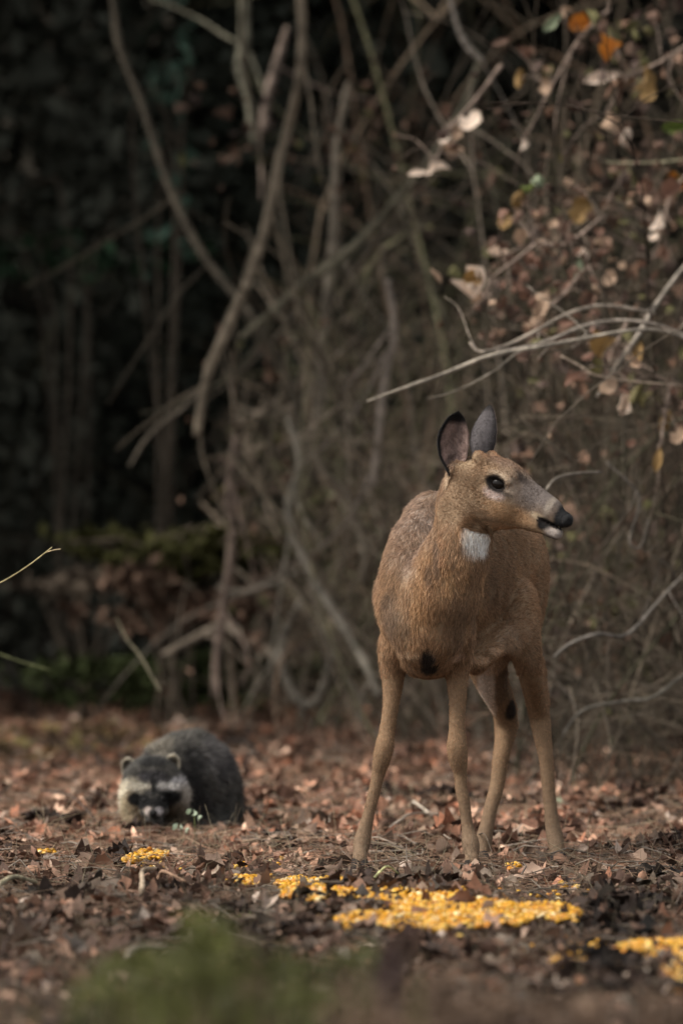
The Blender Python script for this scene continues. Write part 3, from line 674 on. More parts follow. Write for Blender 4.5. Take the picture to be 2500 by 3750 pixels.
# single dead leaves that can be told apart
grp = []
lv = leaf_templates(8, .9, 'oak') + leaf_templates(4, .9, 'beech')
lmesh = []
for c in ((.34, .24, .18), (.24, .15, .105), (.42, .33, .27), (.13, .085, .06), (.30, .17, .11)):
    for V, Fq in lv: lmesh.append(mesh_np('fallen_leaf', V, [Fq], np.tile(c, (len(V), 1)), LM))
LN = ['pale tan', 'mid brown', 'whitish', 'dark brown', 'reddish brown']
for k in range(300):
    if k < 170: px, py = rnd.uniform(20, 2480), rnd.uniform(3180, 3700)
    else: px, py = rnd.uniform(20, 2480), rnd.uniform(2700, 3180)
    if 400 < px < 900 and 3000 < py < 3110: px += 520
    p = G(px, py, .03); d = p[1] + CAM_D
    mi = rnd.randrange(len(lmesh)); ln_ = LN[mi // 12]; o = link('fallen_leaf', lmesh[mi], None, tuple(p)); s = rnd.uniform(.026, .048); o.scale = (s, s, s)
    o.rotation_euler = (rnd.gauss(0, .6), rnd.gauss(0, .5), rnd.uniform(0, 6.28))
    if k < 170: tag(o, ln_ + ' curled dead leaf lying on the litter in front of the two animals', 'leaf', ln_ + ' fallen leaves in front of the animals')
    else: tag(o, ln_ + ' curled dead leaf lying on the litter level with or behind the animals', 'leaf', ln_ + ' fallen leaves beside and behind the animals')

mb = MB(); n = 240
_px, _py = rng.uniform(1000, 2500, n), rng.uniform(3210, 3600, n); _p = np.array([G(a, b, .036) for a, b in zip(_px, _py)])
scatter(mb, temps, _p, rng.uniform(.012, .034, n), rng.uniform(0, 6.28, n), rng.normal(0, .5, n), rng.normal(0, .5, n), LEAFCOL[rng.integers(0, 11, n)] * rng.uniform(.35, .9, (n, 1)))
tag(mb.build('leaf_fragments', LM), 'small broken leaf pieces lying over the maize', 'leaf litter', kind='stuff')
# ---------------------------------------------------------------- maize kernels
def inpoly(px, py, poly):
    c = np.zeros(len(px), bool); n = len(poly); j = n - 1
    for i in range(n):
        xi, yi = poly[i]; xj, yj = poly[j]
        m = ((yi > py) != (yj > py)) & (px < (xj - xi) * (py - yi) / (yj - yi + 1e-9) + xi); c ^= m; j = i
    return c
kt = []
for k in range(6):
    a = np.arange(6) * np.pi / 3
    rg = []
    for zz, rr, sx in ((-.5, .30, .8), (-.1, .52, 1), (.3, .55, 1), (.55, .30, .9)):
        rg.append(np.stack([rr * np.cos(a) * rnd.uniform(.9, 1.1) * sx, rr * np.sin(a) * .55 * rnd.uniform(.8, 1.2), np.full(6, zz * rnd.uniform(.9, 1.1))], 1))
    V = np.vstack(rg + [[[0, 0, -.62]], [[0, 0, .58]]]); f4 = np.array([[b * 6 + j, b * 6 + (j + 1) % 6, b * 6 + 6 + (j + 1) % 6, b * 6 + 6 + j] for b in range(3) for j in range(6)])
    f3 = np.array([[(j + 1) % 6, j, 24] for j in range(6)] + [[18 + j, 18 + (j + 1) % 6, 25] for j in range(6)]); kt.append((V, f4, f3))
patches = [
    ('main', [(1030, 3290), (1040, 3255), (1010, 3235), (1060, 3215), (1160, 3222), (1240, 3212), (1300, 3235), (1420, 3250), (1560, 3245), (1640, 3262), (1700, 3255), (1720, 3290), (1800, 3300), (1900, 3315), (2060, 3310), (2125, 3345), (2100, 3385), (2040, 3372), (1960, 3360), (1900, 3390), (1830, 3375), (1770, 3395), (1680, 3385), (1600, 3410), (1560, 3395), (1480, 3410), (1360, 3385), (1270, 3405), (1225, 3370), (1300, 3345), (1430, 3340), (1440, 3310), (1370, 3290), (1250, 3290), (1150, 3305), (1090, 3285)], 10500, 1.0),
    ('right', [(2250, 3480), (2300, 3450), (2420, 3450), (2560, 3430), (2560, 3590), (2440, 3580), (2380, 3540), (2300, 3530)], 1700, .8),
    ('rightsmall', [(2040, 3500), (2110, 3485), (2210, 3490), (2180, 3530), (2060, 3545), (2000, 3530)], 200, .6),
    ('mid', [(815, 3225), (860, 3205), (950, 3212), (975, 3232), (900, 3243)], 230, .8),
    ('mid2', [(830, 3170), (900, 3160), (920, 3176), (850, 3182)], 50, .5),
    ('leftp', [(450, 3150), (480, 3130), (530, 3105), (620, 3120), (600, 3138), (540, 3140), (470, 3160)], 300, .9),
    ('leftdot', [(125, 3115), (200, 3110), (210, 3125), (140, 3127)], 22, .5),
    ('fleck', [(1855, 3165), (1900, 3160), (1905, 3180), (1860, 3182)], 26, .7),
    ('stray1', [(1000, 3210), (2200, 3230), (2250, 3420), (1200, 3440), (1050, 3380)], 170, .2),
    ('stray2', [(1900, 3440), (2500, 3400), (2500, 3640), (1950, 3600)], 110, .2),
    ('stray3', [(380, 3110), (1050, 3140), (1000, 3260), (420, 3190)], 40, .2),
]
kp, kc = [], []
for name, poly, n, dn in patches:
    p = np.array(poly, float); bx = p.min(0); tx = p.max(0); got = 0
    while got < n:
        qx = rng.uniform(bx[0], tx[0], 4000); qy = rng.uniform(bx[1], tx[1], 4000); m = inpoly(qx, qy, poly)
        if dn > .3: m &= (sines(qx / 60, qy / 22, 0, 1.6) > -1.05 + rng.normal(0, .35, 4000))
        qx, qy = qx[m][:n - got], qy[m][:n - got]; got += len(qx)
        d = CAM_D * CAM_H * PPM / (qy - HZ)
        lift = .024 + (.014 * rng.random(len(qx)) if dn > .3 else 0)
        d = (CAM_H - lift) * PPM * CAM_D / (qy - HZ)
        for _ in range(3): x = (qx - 1250) / PPM * d / CAM_D; d = (CAM_H - g(x, d - CAM_D) - lift) * PPM * CAM_D / (qy - HZ)
        x = (qx - 1250) / PPM * d / CAM_D; y = d - CAM_D
        kp.append(np.stack([x, y, g(x, y) + lift + rng.uniform(-.002, .003, len(x))], 1))
kp = np.concatenate(kp); n = len(kp)
KC = np.array([[.60, .28, .010], [.66, .34, .016], [.52, .19, .008], [.72, .47, .10], [.58, .28, .010], [.84, .68, .38]])
kci = rng.choice(6, n, p=[.32, .26, .14, .12, .10, .06]); kcol = KC[kci] * rng.uniform(.8, 1.08, (n, 1))
ksz = rng.uniform(.0095, .0145, n)
CM = mat('maize', .45, .4, .08, 200, trans=.12)
near = np.argsort(kp[:, 1] - np.where(kp[:, 2] > .02, 0, 5))[:0]
vis = rng.permutation(np.where((kp[:, 1] < -.6) & (np.abs(kp[:, 0]) < .72))[0])[:280]
ind = np.zeros(n, bool); ind[vis] = True
R = rotm(rng.uniform(0, 6.28, n), rng.normal(1.2, .5, n), rng.uniform(0, 6.28, n)); kk = rng.integers(0, 6, n)
mb = MB()
for t, (V, f4, f3) in enumerate(kt):
    s = np.where((kk == t) & ~ind)[0]; X = np.einsum('nij,vj->nvi', R[s], V) * ksz[s][:, None, None] + kp[s][:, None]
    base = mb.n; mb.add(X.reshape(-1, 3), (f4[None] + (np.arange(len(s)) * 26)[:, None, None]).reshape(-1, 4), np.repeat(kcol[s], 26, 0))
    mb.F[3].append((f3[None] + (np.arange(len(s)) * 26)[:, None, None]).reshape(-1, 3) + base)
    cc = mb.C[-1].reshape(-1, 26, 3); cc[:, [0, 1, 2, 3, 4, 5, 24]] = cc[:, [0, 1, 2, 3, 4, 5, 24]] * .55 + np.array([.78, .60, .30]) * .45; cc[:, 18:24] *= .85
tag(mb.build('maize_kernels', CM), 'yellow maize kernels strewn in patches over the dead leaves', 'maize', kind='stuff')
km = {}
for i in vis:
    key = (kk[i], kci[i])
    if key not in km: V, f4, f3 = kt[kk[i]]; km[key] = mesh_np('maize_kernel', V, [f4, f3], np.tile(KC[kci[i]] * .95, (26, 1)), CM)
    o = link('maize_kernel', km[key]); M = Matrix(R[i].tolist()).to_4x4(); o.rotation_euler = M.to_euler(); o.scale = [ksz[i]] * 3; o.location = kp[i]
    if kp[i][0] > .42 and topix(kp[i][None])[0, 1] > 3425: tag(o, 'yellow maize kernel lying in the patch at the right edge', 'maize kernel', 'maize kernels in the patch at the right edge')
    else: tag(o, 'yellow maize kernel lying in the long patch before the deer', 'maize kernel', 'maize kernels in the long patch before the deer')

# ---------------------------------------------------------------- woodland behind
BARK = mat('bark', .85, .2, .45, 35, .8, 80)
def foliage(mb, c, r, n, size, col, var=.3, long=1.6, clumps=40):
    """leaves in clumps through an ellipsoid"""
    c = np.asarray(c, float); r = np.asarray(r, float)
    cc = rng.normal(size=(clumps, 3)); cc /= np.linalg.norm(cc, axis=1)[:, None]; cc *= rng.random((clumps, 1)) ** (1 / 2.4); cc = c + cc * r
    k = rng.integers(0, clumps, n); p = cc[k] + rng.normal(size=(n, 3)) * r * .16
    p[:, 2] = np.maximum(p[:, 2], g(p[:, 0], p[:, 1]) + .02)
    a, t, ro = rng.uniform(0, 6.28, n), rng.normal(0, .8, n), rng.normal(0, .7, n); R = rotm(a, t, ro); s = size * rng.uniform(.6, 1.3, n)
    base = np.array([[0, -.5 * long, 0], [.5, -.1, .12], [0, .5 * long, -.08], [-.5, -.1, .12], [0, -.1, 0]])
    X = np.einsum('nij,vj->nvi', R, base) * s[:, None, None] + p[:, None]
    f = np.array([[0, 1, 4], [1, 2, 4], [2, 3, 4], [3, 0, 4]]); F = (f[None] + (np.arange(n) * 5)[:, None, None]).reshape(-1, 3)
    tone = rng.uniform(.7, 1.3, clumps)[k][:, None] * rng.uniform(1 - var, 1 + var, (n, 1))
    mb.add(X.reshape(-1, 3), F, np.repeat(np.array(col) * tone, 5, 0))

FOL = mat('green_leaf', .85, .06, .2, 30)
def evergreen(x, y, h, rad, n, col, label, size=.075, low=.3):
    z0 = float(g(x, y)); root = link('evergreen_tree', None, None, (x, y, z0)); tag(root, label, 'tree', 'evergreen trees in the dark wood behind')
    mb = MB(); pts = spline([(x, y, z0 - .2), (x + rnd.uniform(-.1, .1), y, z0 + h * .4), (x + rnd.uniform(-.3, .3), y, z0 + h)], 14)
    tube(mb, pts, np.linspace(.13, .02, 14), (.035, .032, .027), 8); mb.build('trunk', BARK, root, origin=(x, y, z0))
    for i in range(9):
        mb = MB(); q = pts[rnd.randint(2, 12)]; a = rnd.uniform(0, 6.28); e = q + np.array([math.cos(a) * rad, math.sin(a) * rad, rnd.uniform(-.2, .5)])
        tube(mb, spline([q, (q + e) / 2 + (0, 0, .15), e], 7), np.linspace(.035, .008, 7), (.05, .042, .035), 4); mb.build('branch', BARK, root, origin=q)
    mb = MB(); foliage(mb, (x, y, z0 + low + h * .25), (rad, rad, h * .30), n, size, col, clumps=90)
    foliage(mb, (x, y, z0 + h * .75), (rad * 1.25, rad * 1.25, h * .3), n // 3, size * 2.6, col, clumps=60)
    mb.build('crown', FOL, root, smooth=False, origin=(x, y, z0))
TR = [(-2.3, 13.2, 7.5, 1.3, 11000, (.080, .083, .066), 'dark evergreen tree closing the wood at the left edge'),
      (-.7, 14.4, 8.0, 1.2, 11000, (.078, .086, .068), 'dark evergreen tree behind the two crossing bare stems'),
      (.9, 15.0, 7.5, 1.2, 10000, (.075, .075, .060), 'dark evergreen tree behind the middle of the bare thicket'),
      (2.4, 13.6, 7.5, 1.3, 10000, (.072, .070, .058), 'dark evergreen tree behind the deer and its thicket'),
      (3.8, 11.6, 7.0, 1.2, 8000, (.072, .070, .058), 'dark evergreen tree at the right edge behind the brown leaves'),
      (-3.6, 10.6, 7.0, 1.3, 5000, (.080, .083, .066), 'dark evergreen tree just outside the left edge of the clearing')]
TR += [(-3.7, 5.6, 8.0, 1.25, 3000, (.078, .080, .064), 'added evergreen tree out of view at the left whose crown shades the thicket')]  # unseen tree added to keep the sun off the thicket
for t in TR: evergreen(*t)
# added foliage out of view overhead, shading the thicket from sun and sky
mb = MB()
for i in range(16): foliage(mb, (rnd.uniform(-3.4, -.8), rnd.uniform(4.2, 7.5), rnd.uniform(4.6, 6.4)), (.9, .9, .45), 420, .13, (.078, .080, .064), clumps=18)
for i in range(18): foliage(mb, (rnd.uniform(.4, 4.5), rnd.uniform(3.5, 9.5), rnd.uniform(4.6, 5.8)), (1.1, 1.1, .4), 420, .14, (.078, .080, .064), clumps=18)
tag(mb.build('shading_foliage', FOL, smooth=False), 'added evergreen foliage out of view overhead that shades the thicket', 'foliage', kind='stuff')
# the closed canopy of the wood, one leafy mass
mb = MB()
for i in range(26): foliage(mb, (rnd.uniform(-8, 7), rnd.uniform(10.5, 24), rnd.uniform(6.0, 9.0) + .4 * max(0, 0)), (2.2, 2.2, .8), 900, .26, (.078, .080, .064), clumps=30)
for i in range(34): foliage(mb, (rnd.uniform(-7, 7), rnd.uniform(18, 22), rnd.uniform(.5, 5.5)), (1.4, 1.2, 1.2), 900, .15, (.095, .097, .080), clumps=30)
tag(mb.build('wood_canopy', FOL, smooth=False), 'closed dark leafy canopy and understorey of the wood behind', 'foliage', kind='stuff')

# brushwood thicket: a countless tangle of thin bare twigs
def wander(p, d, L, n, bend=.25, droop=.0):
    pts = [np.array(p, float)]; d = np.array(d, float); d /= np.linalg.norm(d); w = rng.normal(size=3) * bend
    for i in range(n):
        w = w * .75 + rng.normal(size=3) * bend * .55; d = d + w * .35 + np.array([0, 0, -droop]); d /= np.linalg.norm(d); pts.append(pts[-1] + d * L / n)
    return np.array(pts)
TW = [(.25, .20, .145), (.21, .16, .115), (.31, .25, .19), (.23, .155, .105), (.17, .135, .095), (.18, .17, .10), (.15, .13, .08)]
def thicket(name, n, xr, yr, r0, label, hgt=(2.2, 4.2), kids=5, col=1.0, left=-.3):
    mb = MB(); c = 0
    while c < n:
        y = rnd.uniform(*yr); x = rnd.uniform(*xr) * (CAM_D + y) / CAM_D
        lim = lambda q: q[:max(2, int(np.argmax(np.append(q[:, 0] < (left + .02) * (CAM_D + q[:, 1]) / CAM_D - .10 * np.sin(q[:, 2] * 2.1), True))))]
        if x < left * (CAM_D + y) / CAM_D: continue
        c += 1; z = float(g(x, y)); h = rnd.uniform(*hgt); lean = np.array([rnd.gauss(0, .45), rnd.gauss(0, .3), 1.]); nn = 16
        p = wander((x, y, z - .05), lean, h, nn, .30, rnd.uniform(0, .07)); p = lim(p); nn = len(p) - 1
        if nn < 5: c -= 1; continue
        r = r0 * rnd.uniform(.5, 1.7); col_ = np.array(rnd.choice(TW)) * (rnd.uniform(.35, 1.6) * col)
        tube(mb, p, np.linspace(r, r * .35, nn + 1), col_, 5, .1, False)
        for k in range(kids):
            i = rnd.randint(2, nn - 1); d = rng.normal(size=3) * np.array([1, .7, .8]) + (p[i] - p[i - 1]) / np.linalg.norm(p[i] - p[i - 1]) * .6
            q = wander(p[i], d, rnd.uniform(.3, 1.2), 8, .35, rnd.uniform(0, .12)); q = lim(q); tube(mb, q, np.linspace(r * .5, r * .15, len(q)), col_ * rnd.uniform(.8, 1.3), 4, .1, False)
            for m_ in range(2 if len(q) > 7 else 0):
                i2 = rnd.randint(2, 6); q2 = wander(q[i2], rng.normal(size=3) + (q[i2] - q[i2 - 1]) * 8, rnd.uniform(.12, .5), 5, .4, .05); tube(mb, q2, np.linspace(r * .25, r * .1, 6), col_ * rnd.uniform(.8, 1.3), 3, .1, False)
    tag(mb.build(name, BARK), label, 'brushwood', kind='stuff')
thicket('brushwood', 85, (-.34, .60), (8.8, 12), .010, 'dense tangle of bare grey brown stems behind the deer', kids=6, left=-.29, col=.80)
thicket('brushwood', 90, (.55, 1.0), (7.5, 11), .008, 'dim tangle of bare brown stems filling the right background', kids=6, left=.45, col=.24)  # stem colours scaled down to carry the shade at the right
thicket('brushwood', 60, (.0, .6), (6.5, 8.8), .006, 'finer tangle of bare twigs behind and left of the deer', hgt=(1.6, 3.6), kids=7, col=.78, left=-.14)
thicket('brushwood', 120, (.30, 1.0), (3.4, 6), .0038, 'nearest fine twigs of the thicket at the right', hgt=(1.2, 3.4), kids=7, col=.34, left=.22)  # twig colours darkened for that same shade
thicket('brushwood', 12, (-.9, -.3), (11.5, 13), .008, 'sparse bare stems standing in the dark wood at the left', kids=4, col=.30, left=-.9)

def old_stems():
    mb = MB()
    for i in range(34):
        y = rnd.uniform(6.8, 11); x = rnd.uniform(-.28, .85) * (CAM_D + y) / CAM_D; nn = 26
        p = wander((x, y, float(g(x, y)) - .05), (rnd.gauss(0, .35), rnd.gauss(0, .2), 1), rnd.uniform(2.6, 4.6), nn, .42, .01)
        k = int(np.argmax(np.append(p[:, 0] < -.27 * (CAM_D + p[:, 1]) / CAM_D, True)));
        if k < 8: continue
        p = p[:k]; r = rnd.uniform(.006, .013); c = np.array(rnd.choice(TW)) * rnd.uniform(.4, .9) * (1 if x < 1.0 else .45); w = sines(p[:, 0] * 3, p[:, 1], p[:, 2] * 3, 3)  # stems far to the right darkened, shade put into their colour
        tube(mb, spline(p, 3 * k), np.interp(np.linspace(0, 1, 3 * k), np.linspace(0, 1, k), np.linspace(r, r * .5, k) * (1 + .14 * w)) , np.repeat(c[None] * (1 + .3 * w.clip(-1, 1))[:, None], 3, 0), 7, .10, False)
        for j in range(3):
            a = rnd.randint(3, k - 2); q = wander(p[a], rng.normal(size=3) * (1, .5, .8) + (0, 0, .4), rnd.uniform(.5, 1.4), 10, .45, .03); q = q[:max(3, int(np.argmax(np.append(q[:, 0] < -.30 * (CAM_D + q[:, 1]) / CAM_D, True))))]
            tube(mb, q, np.linspace(r * .55, r * .2, len(q)), c, 5, .1, False)
    tag(mb.build('old_stems', BARK), 'older thicker bent stems standing through the thicket', 'brushwood', kind='stuff')
old_stems()
def caught_leaves():
    tm = [(V * np.array([.7, 1.1, 1.3]), Fq) for V, Fq in leaf_templates(10, 1.4, 'beech')] + leaf_templates(6, 1.3, 'oak'); mb = MB(); pos = []
    for i in range(60):
        u = rnd.uniform(1150, 1568) if i > 14 else rnd.uniform(480, 1150); v = rnd.uniform(30, 1600) ; d = rnd.uniform(4.0, 6.5) if u > 1150 else rnd.uniform(7.5, 9.5)
        c = Q(u, v, d); n = rnd.randint(8, 26); pos.append(c + rng.normal(size=(n, 3)) * (.13, .12, .10))
    pos = np.concatenate(pos); n = len(pos); pal = np.array([(.16, .095, .065), (.11, .07, .05), (.21, .13, .09), (.075, .05, .04), (.15, .085, .055), (.12, .11, .045)])
    scatter(mb, tm, pos, rng.uniform(.025, .06, n), rng.uniform(0, 6.28, n), rng.normal(0, 1, n), rng.uniform(0, 6.28, n), pal[rng.integers(0, 6, n)] * rng.uniform(.6, 1.3, (n, 1)))
    tag(mb.build('caught_leaves', LM), 'brown dead leaves caught among the twigs of the thicket', 'leaves', kind='stuff')
caught_leaves()

def bare(name, label, cat, uvd, r, col, twigs=4, group=None, n=28, tl=(.15, .5)):
    pts = spline([tuple(Q(u, v, d)) for u, v, d in uvd], n); s = (CAM_D + uvd[0][2]) / CAM_D
    r = np.interp(np.linspace(0, 1, n), np.linspace(0, 1, len(r)), r) * s; o = pts[0]
    root = link(name, None, None, tuple(o)); tag(root, label, cat, group)
    r = r * (1 + .10 * sines(pts[:, 0] * 9, pts[:, 2] * 9, 0, 3))
    mb = MB(); tube(mb, pts, r, col, 9, .10); mb.build('stem', BARK, root, origin=o)
    for k in range(twigs):
        i = rnd.randint(3, n - 3); t = pts[i + 1] - pts[i]; t /= np.linalg.norm(t); q = wander(pts[i], t + rng.normal(size=3) * .6, rnd.uniform(*tl) * s, 8, .35, .02)
        mb = MB(); tube(mb, q, np.linspace(r[i] * .42, r[i] * .15, 9), np.array(col) * rnd.uniform(.8, 1.2), 5); mb.build('twig', BARK, root, origin=pts[i])
    return root
GB = (.088, .072, .052)
S = 'bare_stem'; C_ = 'stem'; GR = 'bare stems of the thicket'
bare(S, 'long bare stem curving down from the upper left into the dark fork', C_, [(250, -60, 8.7), (262, 20, 8.6), (275, 110, 8.5), (322, 230, 8.4), (355, 330, 8.3), (385, 420, 8.2), (430, 520, 8.1), (480, 605, 8), (535, 670, 7.9), (590, 740, 7.8), (640, 830, 7.8), (675, 905, 7.8), (700, 1010, 7.8), (725, 1120, 7.8)], (.006, .008, .0090, .0095, .010, .010, .009), GB, 4, GR, 40)
bare(S, 'thick pale stem sweeping down left from the top centre to a blunt end', C_, [(690, -30, 7.2), (694, 80, 7.2), (688, 180, 7.2), (665, 280, 7.3), (640, 375, 7.3), (622, 470, 7.3), (600, 560, 7.3), (570, 645, 7.3), (543, 705, 7.3), (508, 785, 7.3), (480, 850, 7.3), (462, 930, 7.3), (453, 1003, 7.3)], (.0115, .0125, .0115, .0120, .013, .0125, .011), (.20, .16, .115), 5, GR, 40)
bare(S, 'upright stem running down the middle of the thicket', C_, [(800, 190, 8.5), (775, 320, 8.4), (768, 450, 8.3), (765, 560, 8.3), (752, 680, 8.2), (742, 790, 8.2), (738, 900, 8.1), (720, 1020, 8.1)], (.008, .0105, .0115, .0125, .011), (.20, .165, .125), 6, GR)
bare(S, 'slanting stem falling from upper right to the fork left of centre', C_, [(1100, 130, 7.6), (1075, 220, 7.6), (1005, 340, 7.6), (905, 465, 7.6), (825, 555, 7.7), (755, 610, 7.7), (690, 655, 7.7), (615, 725, 7.7), (555, 775, 7.7)], (.006, .008, .0095, .0095, .008), (.17, .15, .105), 6, GR)
bare(S, 'drooping grey stem left of the deer bending down to the leaf litter', C_, [(660, 960, 7.6), (690, 1060, 7.5), (662, 1170, 7.4), (690, 1270, 7.2), (745, 1370, 7.0), (795, 1450, 6.8), (835, 1520, 6.6), (870, 1600, 6.5)], (.009, .010, .010, .009, .007), (.19, .165, .13), 5, GR)
bare(S, 'bare stem looping in a bow low down left of the deer', C_, [(700, 1370, 7.9), (655, 1450, 7.9), (648, 1520, 7.9), (672, 1590, 7.9), (715, 1620, 7.9), (745, 1570, 7.9), (770, 1480, 7.9), (790, 1400, 7.9)], (.009, .011, .011, .010, .008), (.20, .175, .14), 2, GR)
bare(S, 'thin branch slanting to the lower left in front of the dark wood', C_, [(470, 880, 7.6), (430, 930, 7.6), (375, 970, 7.6), (335, 1010, 7.6), (298, 1070, 7.6)], (.006, .005, .004, .003), (.20, .165, .125), 0, GR)
bare(S, 'low branch forking leftward above the raccoon', C_, [(690, 1310, 8.6), (620, 1345, 8.6), (560, 1362, 8.6), (500, 1350, 8.6)], (.006, .0085, .009, .006), (.18, .155, .125), 2, GR)
bare(S, 'crooked low branch rising from left to right above the raccoon', C_, [(375, 1505, 8.8), (430, 1475, 8.8), (480, 1450, 8.8), (520, 1440, 8.8), (575, 1470, 8.7), (625, 1505, 8.6), (660, 1545, 8.5)], (.007, .010, .0115, .0115, .009), (.19, .155, .12), 3, GR)
bare(S, 'slim stem dropping from the top centre to a broken elbow', C_, [(1030, -20, 6.2), (1050, 60, 6.2), (1075, 110, 6.2), (1112, 142, 6.2)], (.0055, .006, .007, .0055), (.27, .23, .19), 1, GR)
bare(S, 'tall blurred stem at the top just left of centre', C_, [(560, -20, 9.5), (562, 90, 9.5), (550, 150, 9.5), (572, 230, 9.5), (585, 330, 9.5)], (.012, .013, .011, .008), (.17, .16, .12), 2, GR)
bare(S, 'faint stem between the two long stems near the top', C_, [(660, 60, 9.2), (640, 130, 9.2), (615, 220, 9.2), (608, 300, 9.2)], (.006, .010, .011, .007), (.22, .17, .14), 2, GR)
bare(S, 'straight stem rising beside the fork towards the lower centre', C_, [(545, 1000, 8.2), (525, 1120, 8.2), (535, 1240, 8.2), (515, 1380, 8.2), (500, 1500, 8.2), (495, 1600, 8.2)], (.008, .009, .009, .010, .010), (.17, .125, .10), 4, GR)
bare(S, 'second upright stem behind the left flank of the deer', C_, [(890, 640, 7), (905, 760, 7), (880, 900, 7), (870, 1000, 7), (855, 1120, 7)], (.007, .0085, .009, .008), (.24, .195, .16), 5, GR)
bare(S, 'bare stem leaning right below the drooping stem', C_, [(700, 1000, 7.3), (740, 1080, 7.3), (790, 1130, 7.3), (830, 1230, 7.3), (835, 1340, 7.2)], (.008, .0095, .009, .007), (.19, .155, .115), 5, GR)
# branches arching in from the right, nearly in focus
A_ = 'arching_branch'; GA = 'bare branches arching in from the right'
bare(A_, 'lowest arching branch with its grey tip reaching left over the ears of the deer', 'branch', [(1600, 790, 2.6), (1530, 762, 2.5), (1470, 757, 2.4), (1400, 766, 2.3), (1310, 783, 2.3), (1240, 796, 2.2), (1180, 806, 2.2), (1110, 822, 2.1), (1020, 858, 2.1), (930, 890, 2.0), (842, 922, 2.0)], (.0042, .0040, .0042, .0046, .0050, .0040, .0022), (.30, .26, .21), 3, GA, 44, (.08, .3))
bare(A_, 'topmost arching branch ending in a small pale bud above the ears', 'branch', [(1500, 720, 2.9), (1440, 708, 2.8), (1370, 703, 2.7), (1300, 722, 2.6), (1230, 760, 2.5), (1175, 788, 2.4), (1120, 806, 2.3), (1095, 805, 2.3), (1078, 786, 2.3)], (.0034, .0038, .0040, .0040, .0034, .0026), (.31, .26, .21), 2, GA, 36, (.08, .25))
bare(A_, 'middle arching branch running off the right edge', 'branch', [(1620, 810, 2.8), (1560, 765, 2.8), (1480, 740, 2.7), (1400, 737, 2.7), (1330, 752, 2.6), (1270, 778, 2.5), (1200, 798, 2.4), (1140, 806, 2.3)], (.0030, .0036, .0040, .0036, .0026), (.31, .265, .22), 2, GA, 36, (.08, .25))
bare(A_, 'slanting branch dropping from the right edge behind the arching branches', 'branch', [(1610, 570, 3.2), (1560, 625, 3.2), (1505, 700, 3.1), (1460, 775, 3.0), (1415, 840, 3.0), (1370, 912, 3.0)], (.0042, .0048, .0052, .0052, .0040), (.30, .26, .215), 2, GA, 30, (.08, .3))
bare(A_, 'thin straight twig running right under the arching branches', 'branch', [(1288, 818, 2.4), (1330, 840, 2.4), (1368, 862, 2.4), (1450, 876, 2.5), (1580, 886, 2.6)], (.0022, .0026, .0022, .0018), (.32, .25, .19), 0, GA)
bare(A_, 'pale curved twig low at the right with a bright upper side', 'branch', [(1600, 1290, 2.9), (1520, 1370, 2.8), (1460, 1440, 2.7), (1425, 1462, 2.6), (1370, 1457, 2.5), (1310, 1478, 2.5), (1270, 1510, 2.5)], (.0026, .003, .0042, .0045, .003), (.13, .115, .10), 2, GA, 30, (.1, .3))
bare(A_, 'short bowed twig behind the muzzle of the deer', 'branch', [(1250, 1130, 1.6), (1275, 1100, 1.7), (1320, 1088, 1.8), (1380, 1085, 1.9)], (.0032, .0036, .003), (.16, .135, .11), 0, GA)
bare(A_, 'hooked twig hanging at the right beside the flank', 'branch', [(1390, 1060, 2.7), (1465, 1140, 2.7), (1445, 1240, 2.7), (1470, 1255, 2.7), (1490, 1190, 2.7)], (.003, .0036, .0036, .0026), (.10, .085, .07), 2, GA, 28, (.1, .3))
bare(A_, 'twig slanting down to the litter right of the hind legs', 'branch', [(1580, 1540, 2.9), (1500, 1600, 2.8), (1440, 1610, 2.8), (1340, 1630, 2.7), (1290, 1690, 2.7)], (.003, .0036, .0036, .003), (.10, .09, .075), 2, GA, 28, (.1, .3))
bare(A_, 'dim twig at the upper right edge', 'branch', [(1600, 360, 4.2), (1520, 372, 4.2), (1420, 374, 4.2), (1390, 371, 4.2)], (.003, .003, .0022), (.22, .20, .13), 0, GA)
# sharp little twigs in the clearing
ft = bare('forked_twig', 'thin yellowish twig with a forked tip at the left edge', 'twig', [(-60, 1362, .2), (0, 1339, .2), (50, 1310, .1), (90, 1281, .0), (120, 1257, .0)], (.0016, .0017, .0017, .0014), (.42, .36, .19), 0, None, 24)
bare('slanting_twig', 'pale slanting twig standing in the dark above the raccoon', 'twig', [(268, 1420, 4.6), (290, 1465, 4.5), (320, 1503, 4.4), (345, 1545, 4.3), (370, 1590, 4.2)], (.0020, .003, .0034, .003), (.08, .07, .045), 0, None, 20)
bare('slanting_twig', 'faint dark green twig at the far left edge', 'twig', [(-20, 1495, 3.5), (50, 1520, 3.5), (120, 1540, 3.5)], (.002, .002, .0014), (.12, .13, .06), 0, None, 16)

mb = MB(); pts = spline([Q(104, 1270, .02), Q(122, 1264, .0), Q(140, 1261, .0)], 8); tube(mb, pts, np.linspace(.0015, .0011, 8), (.42, .33, .20), 5); mb.build('twig', BARK, ft, origin=pts[0])

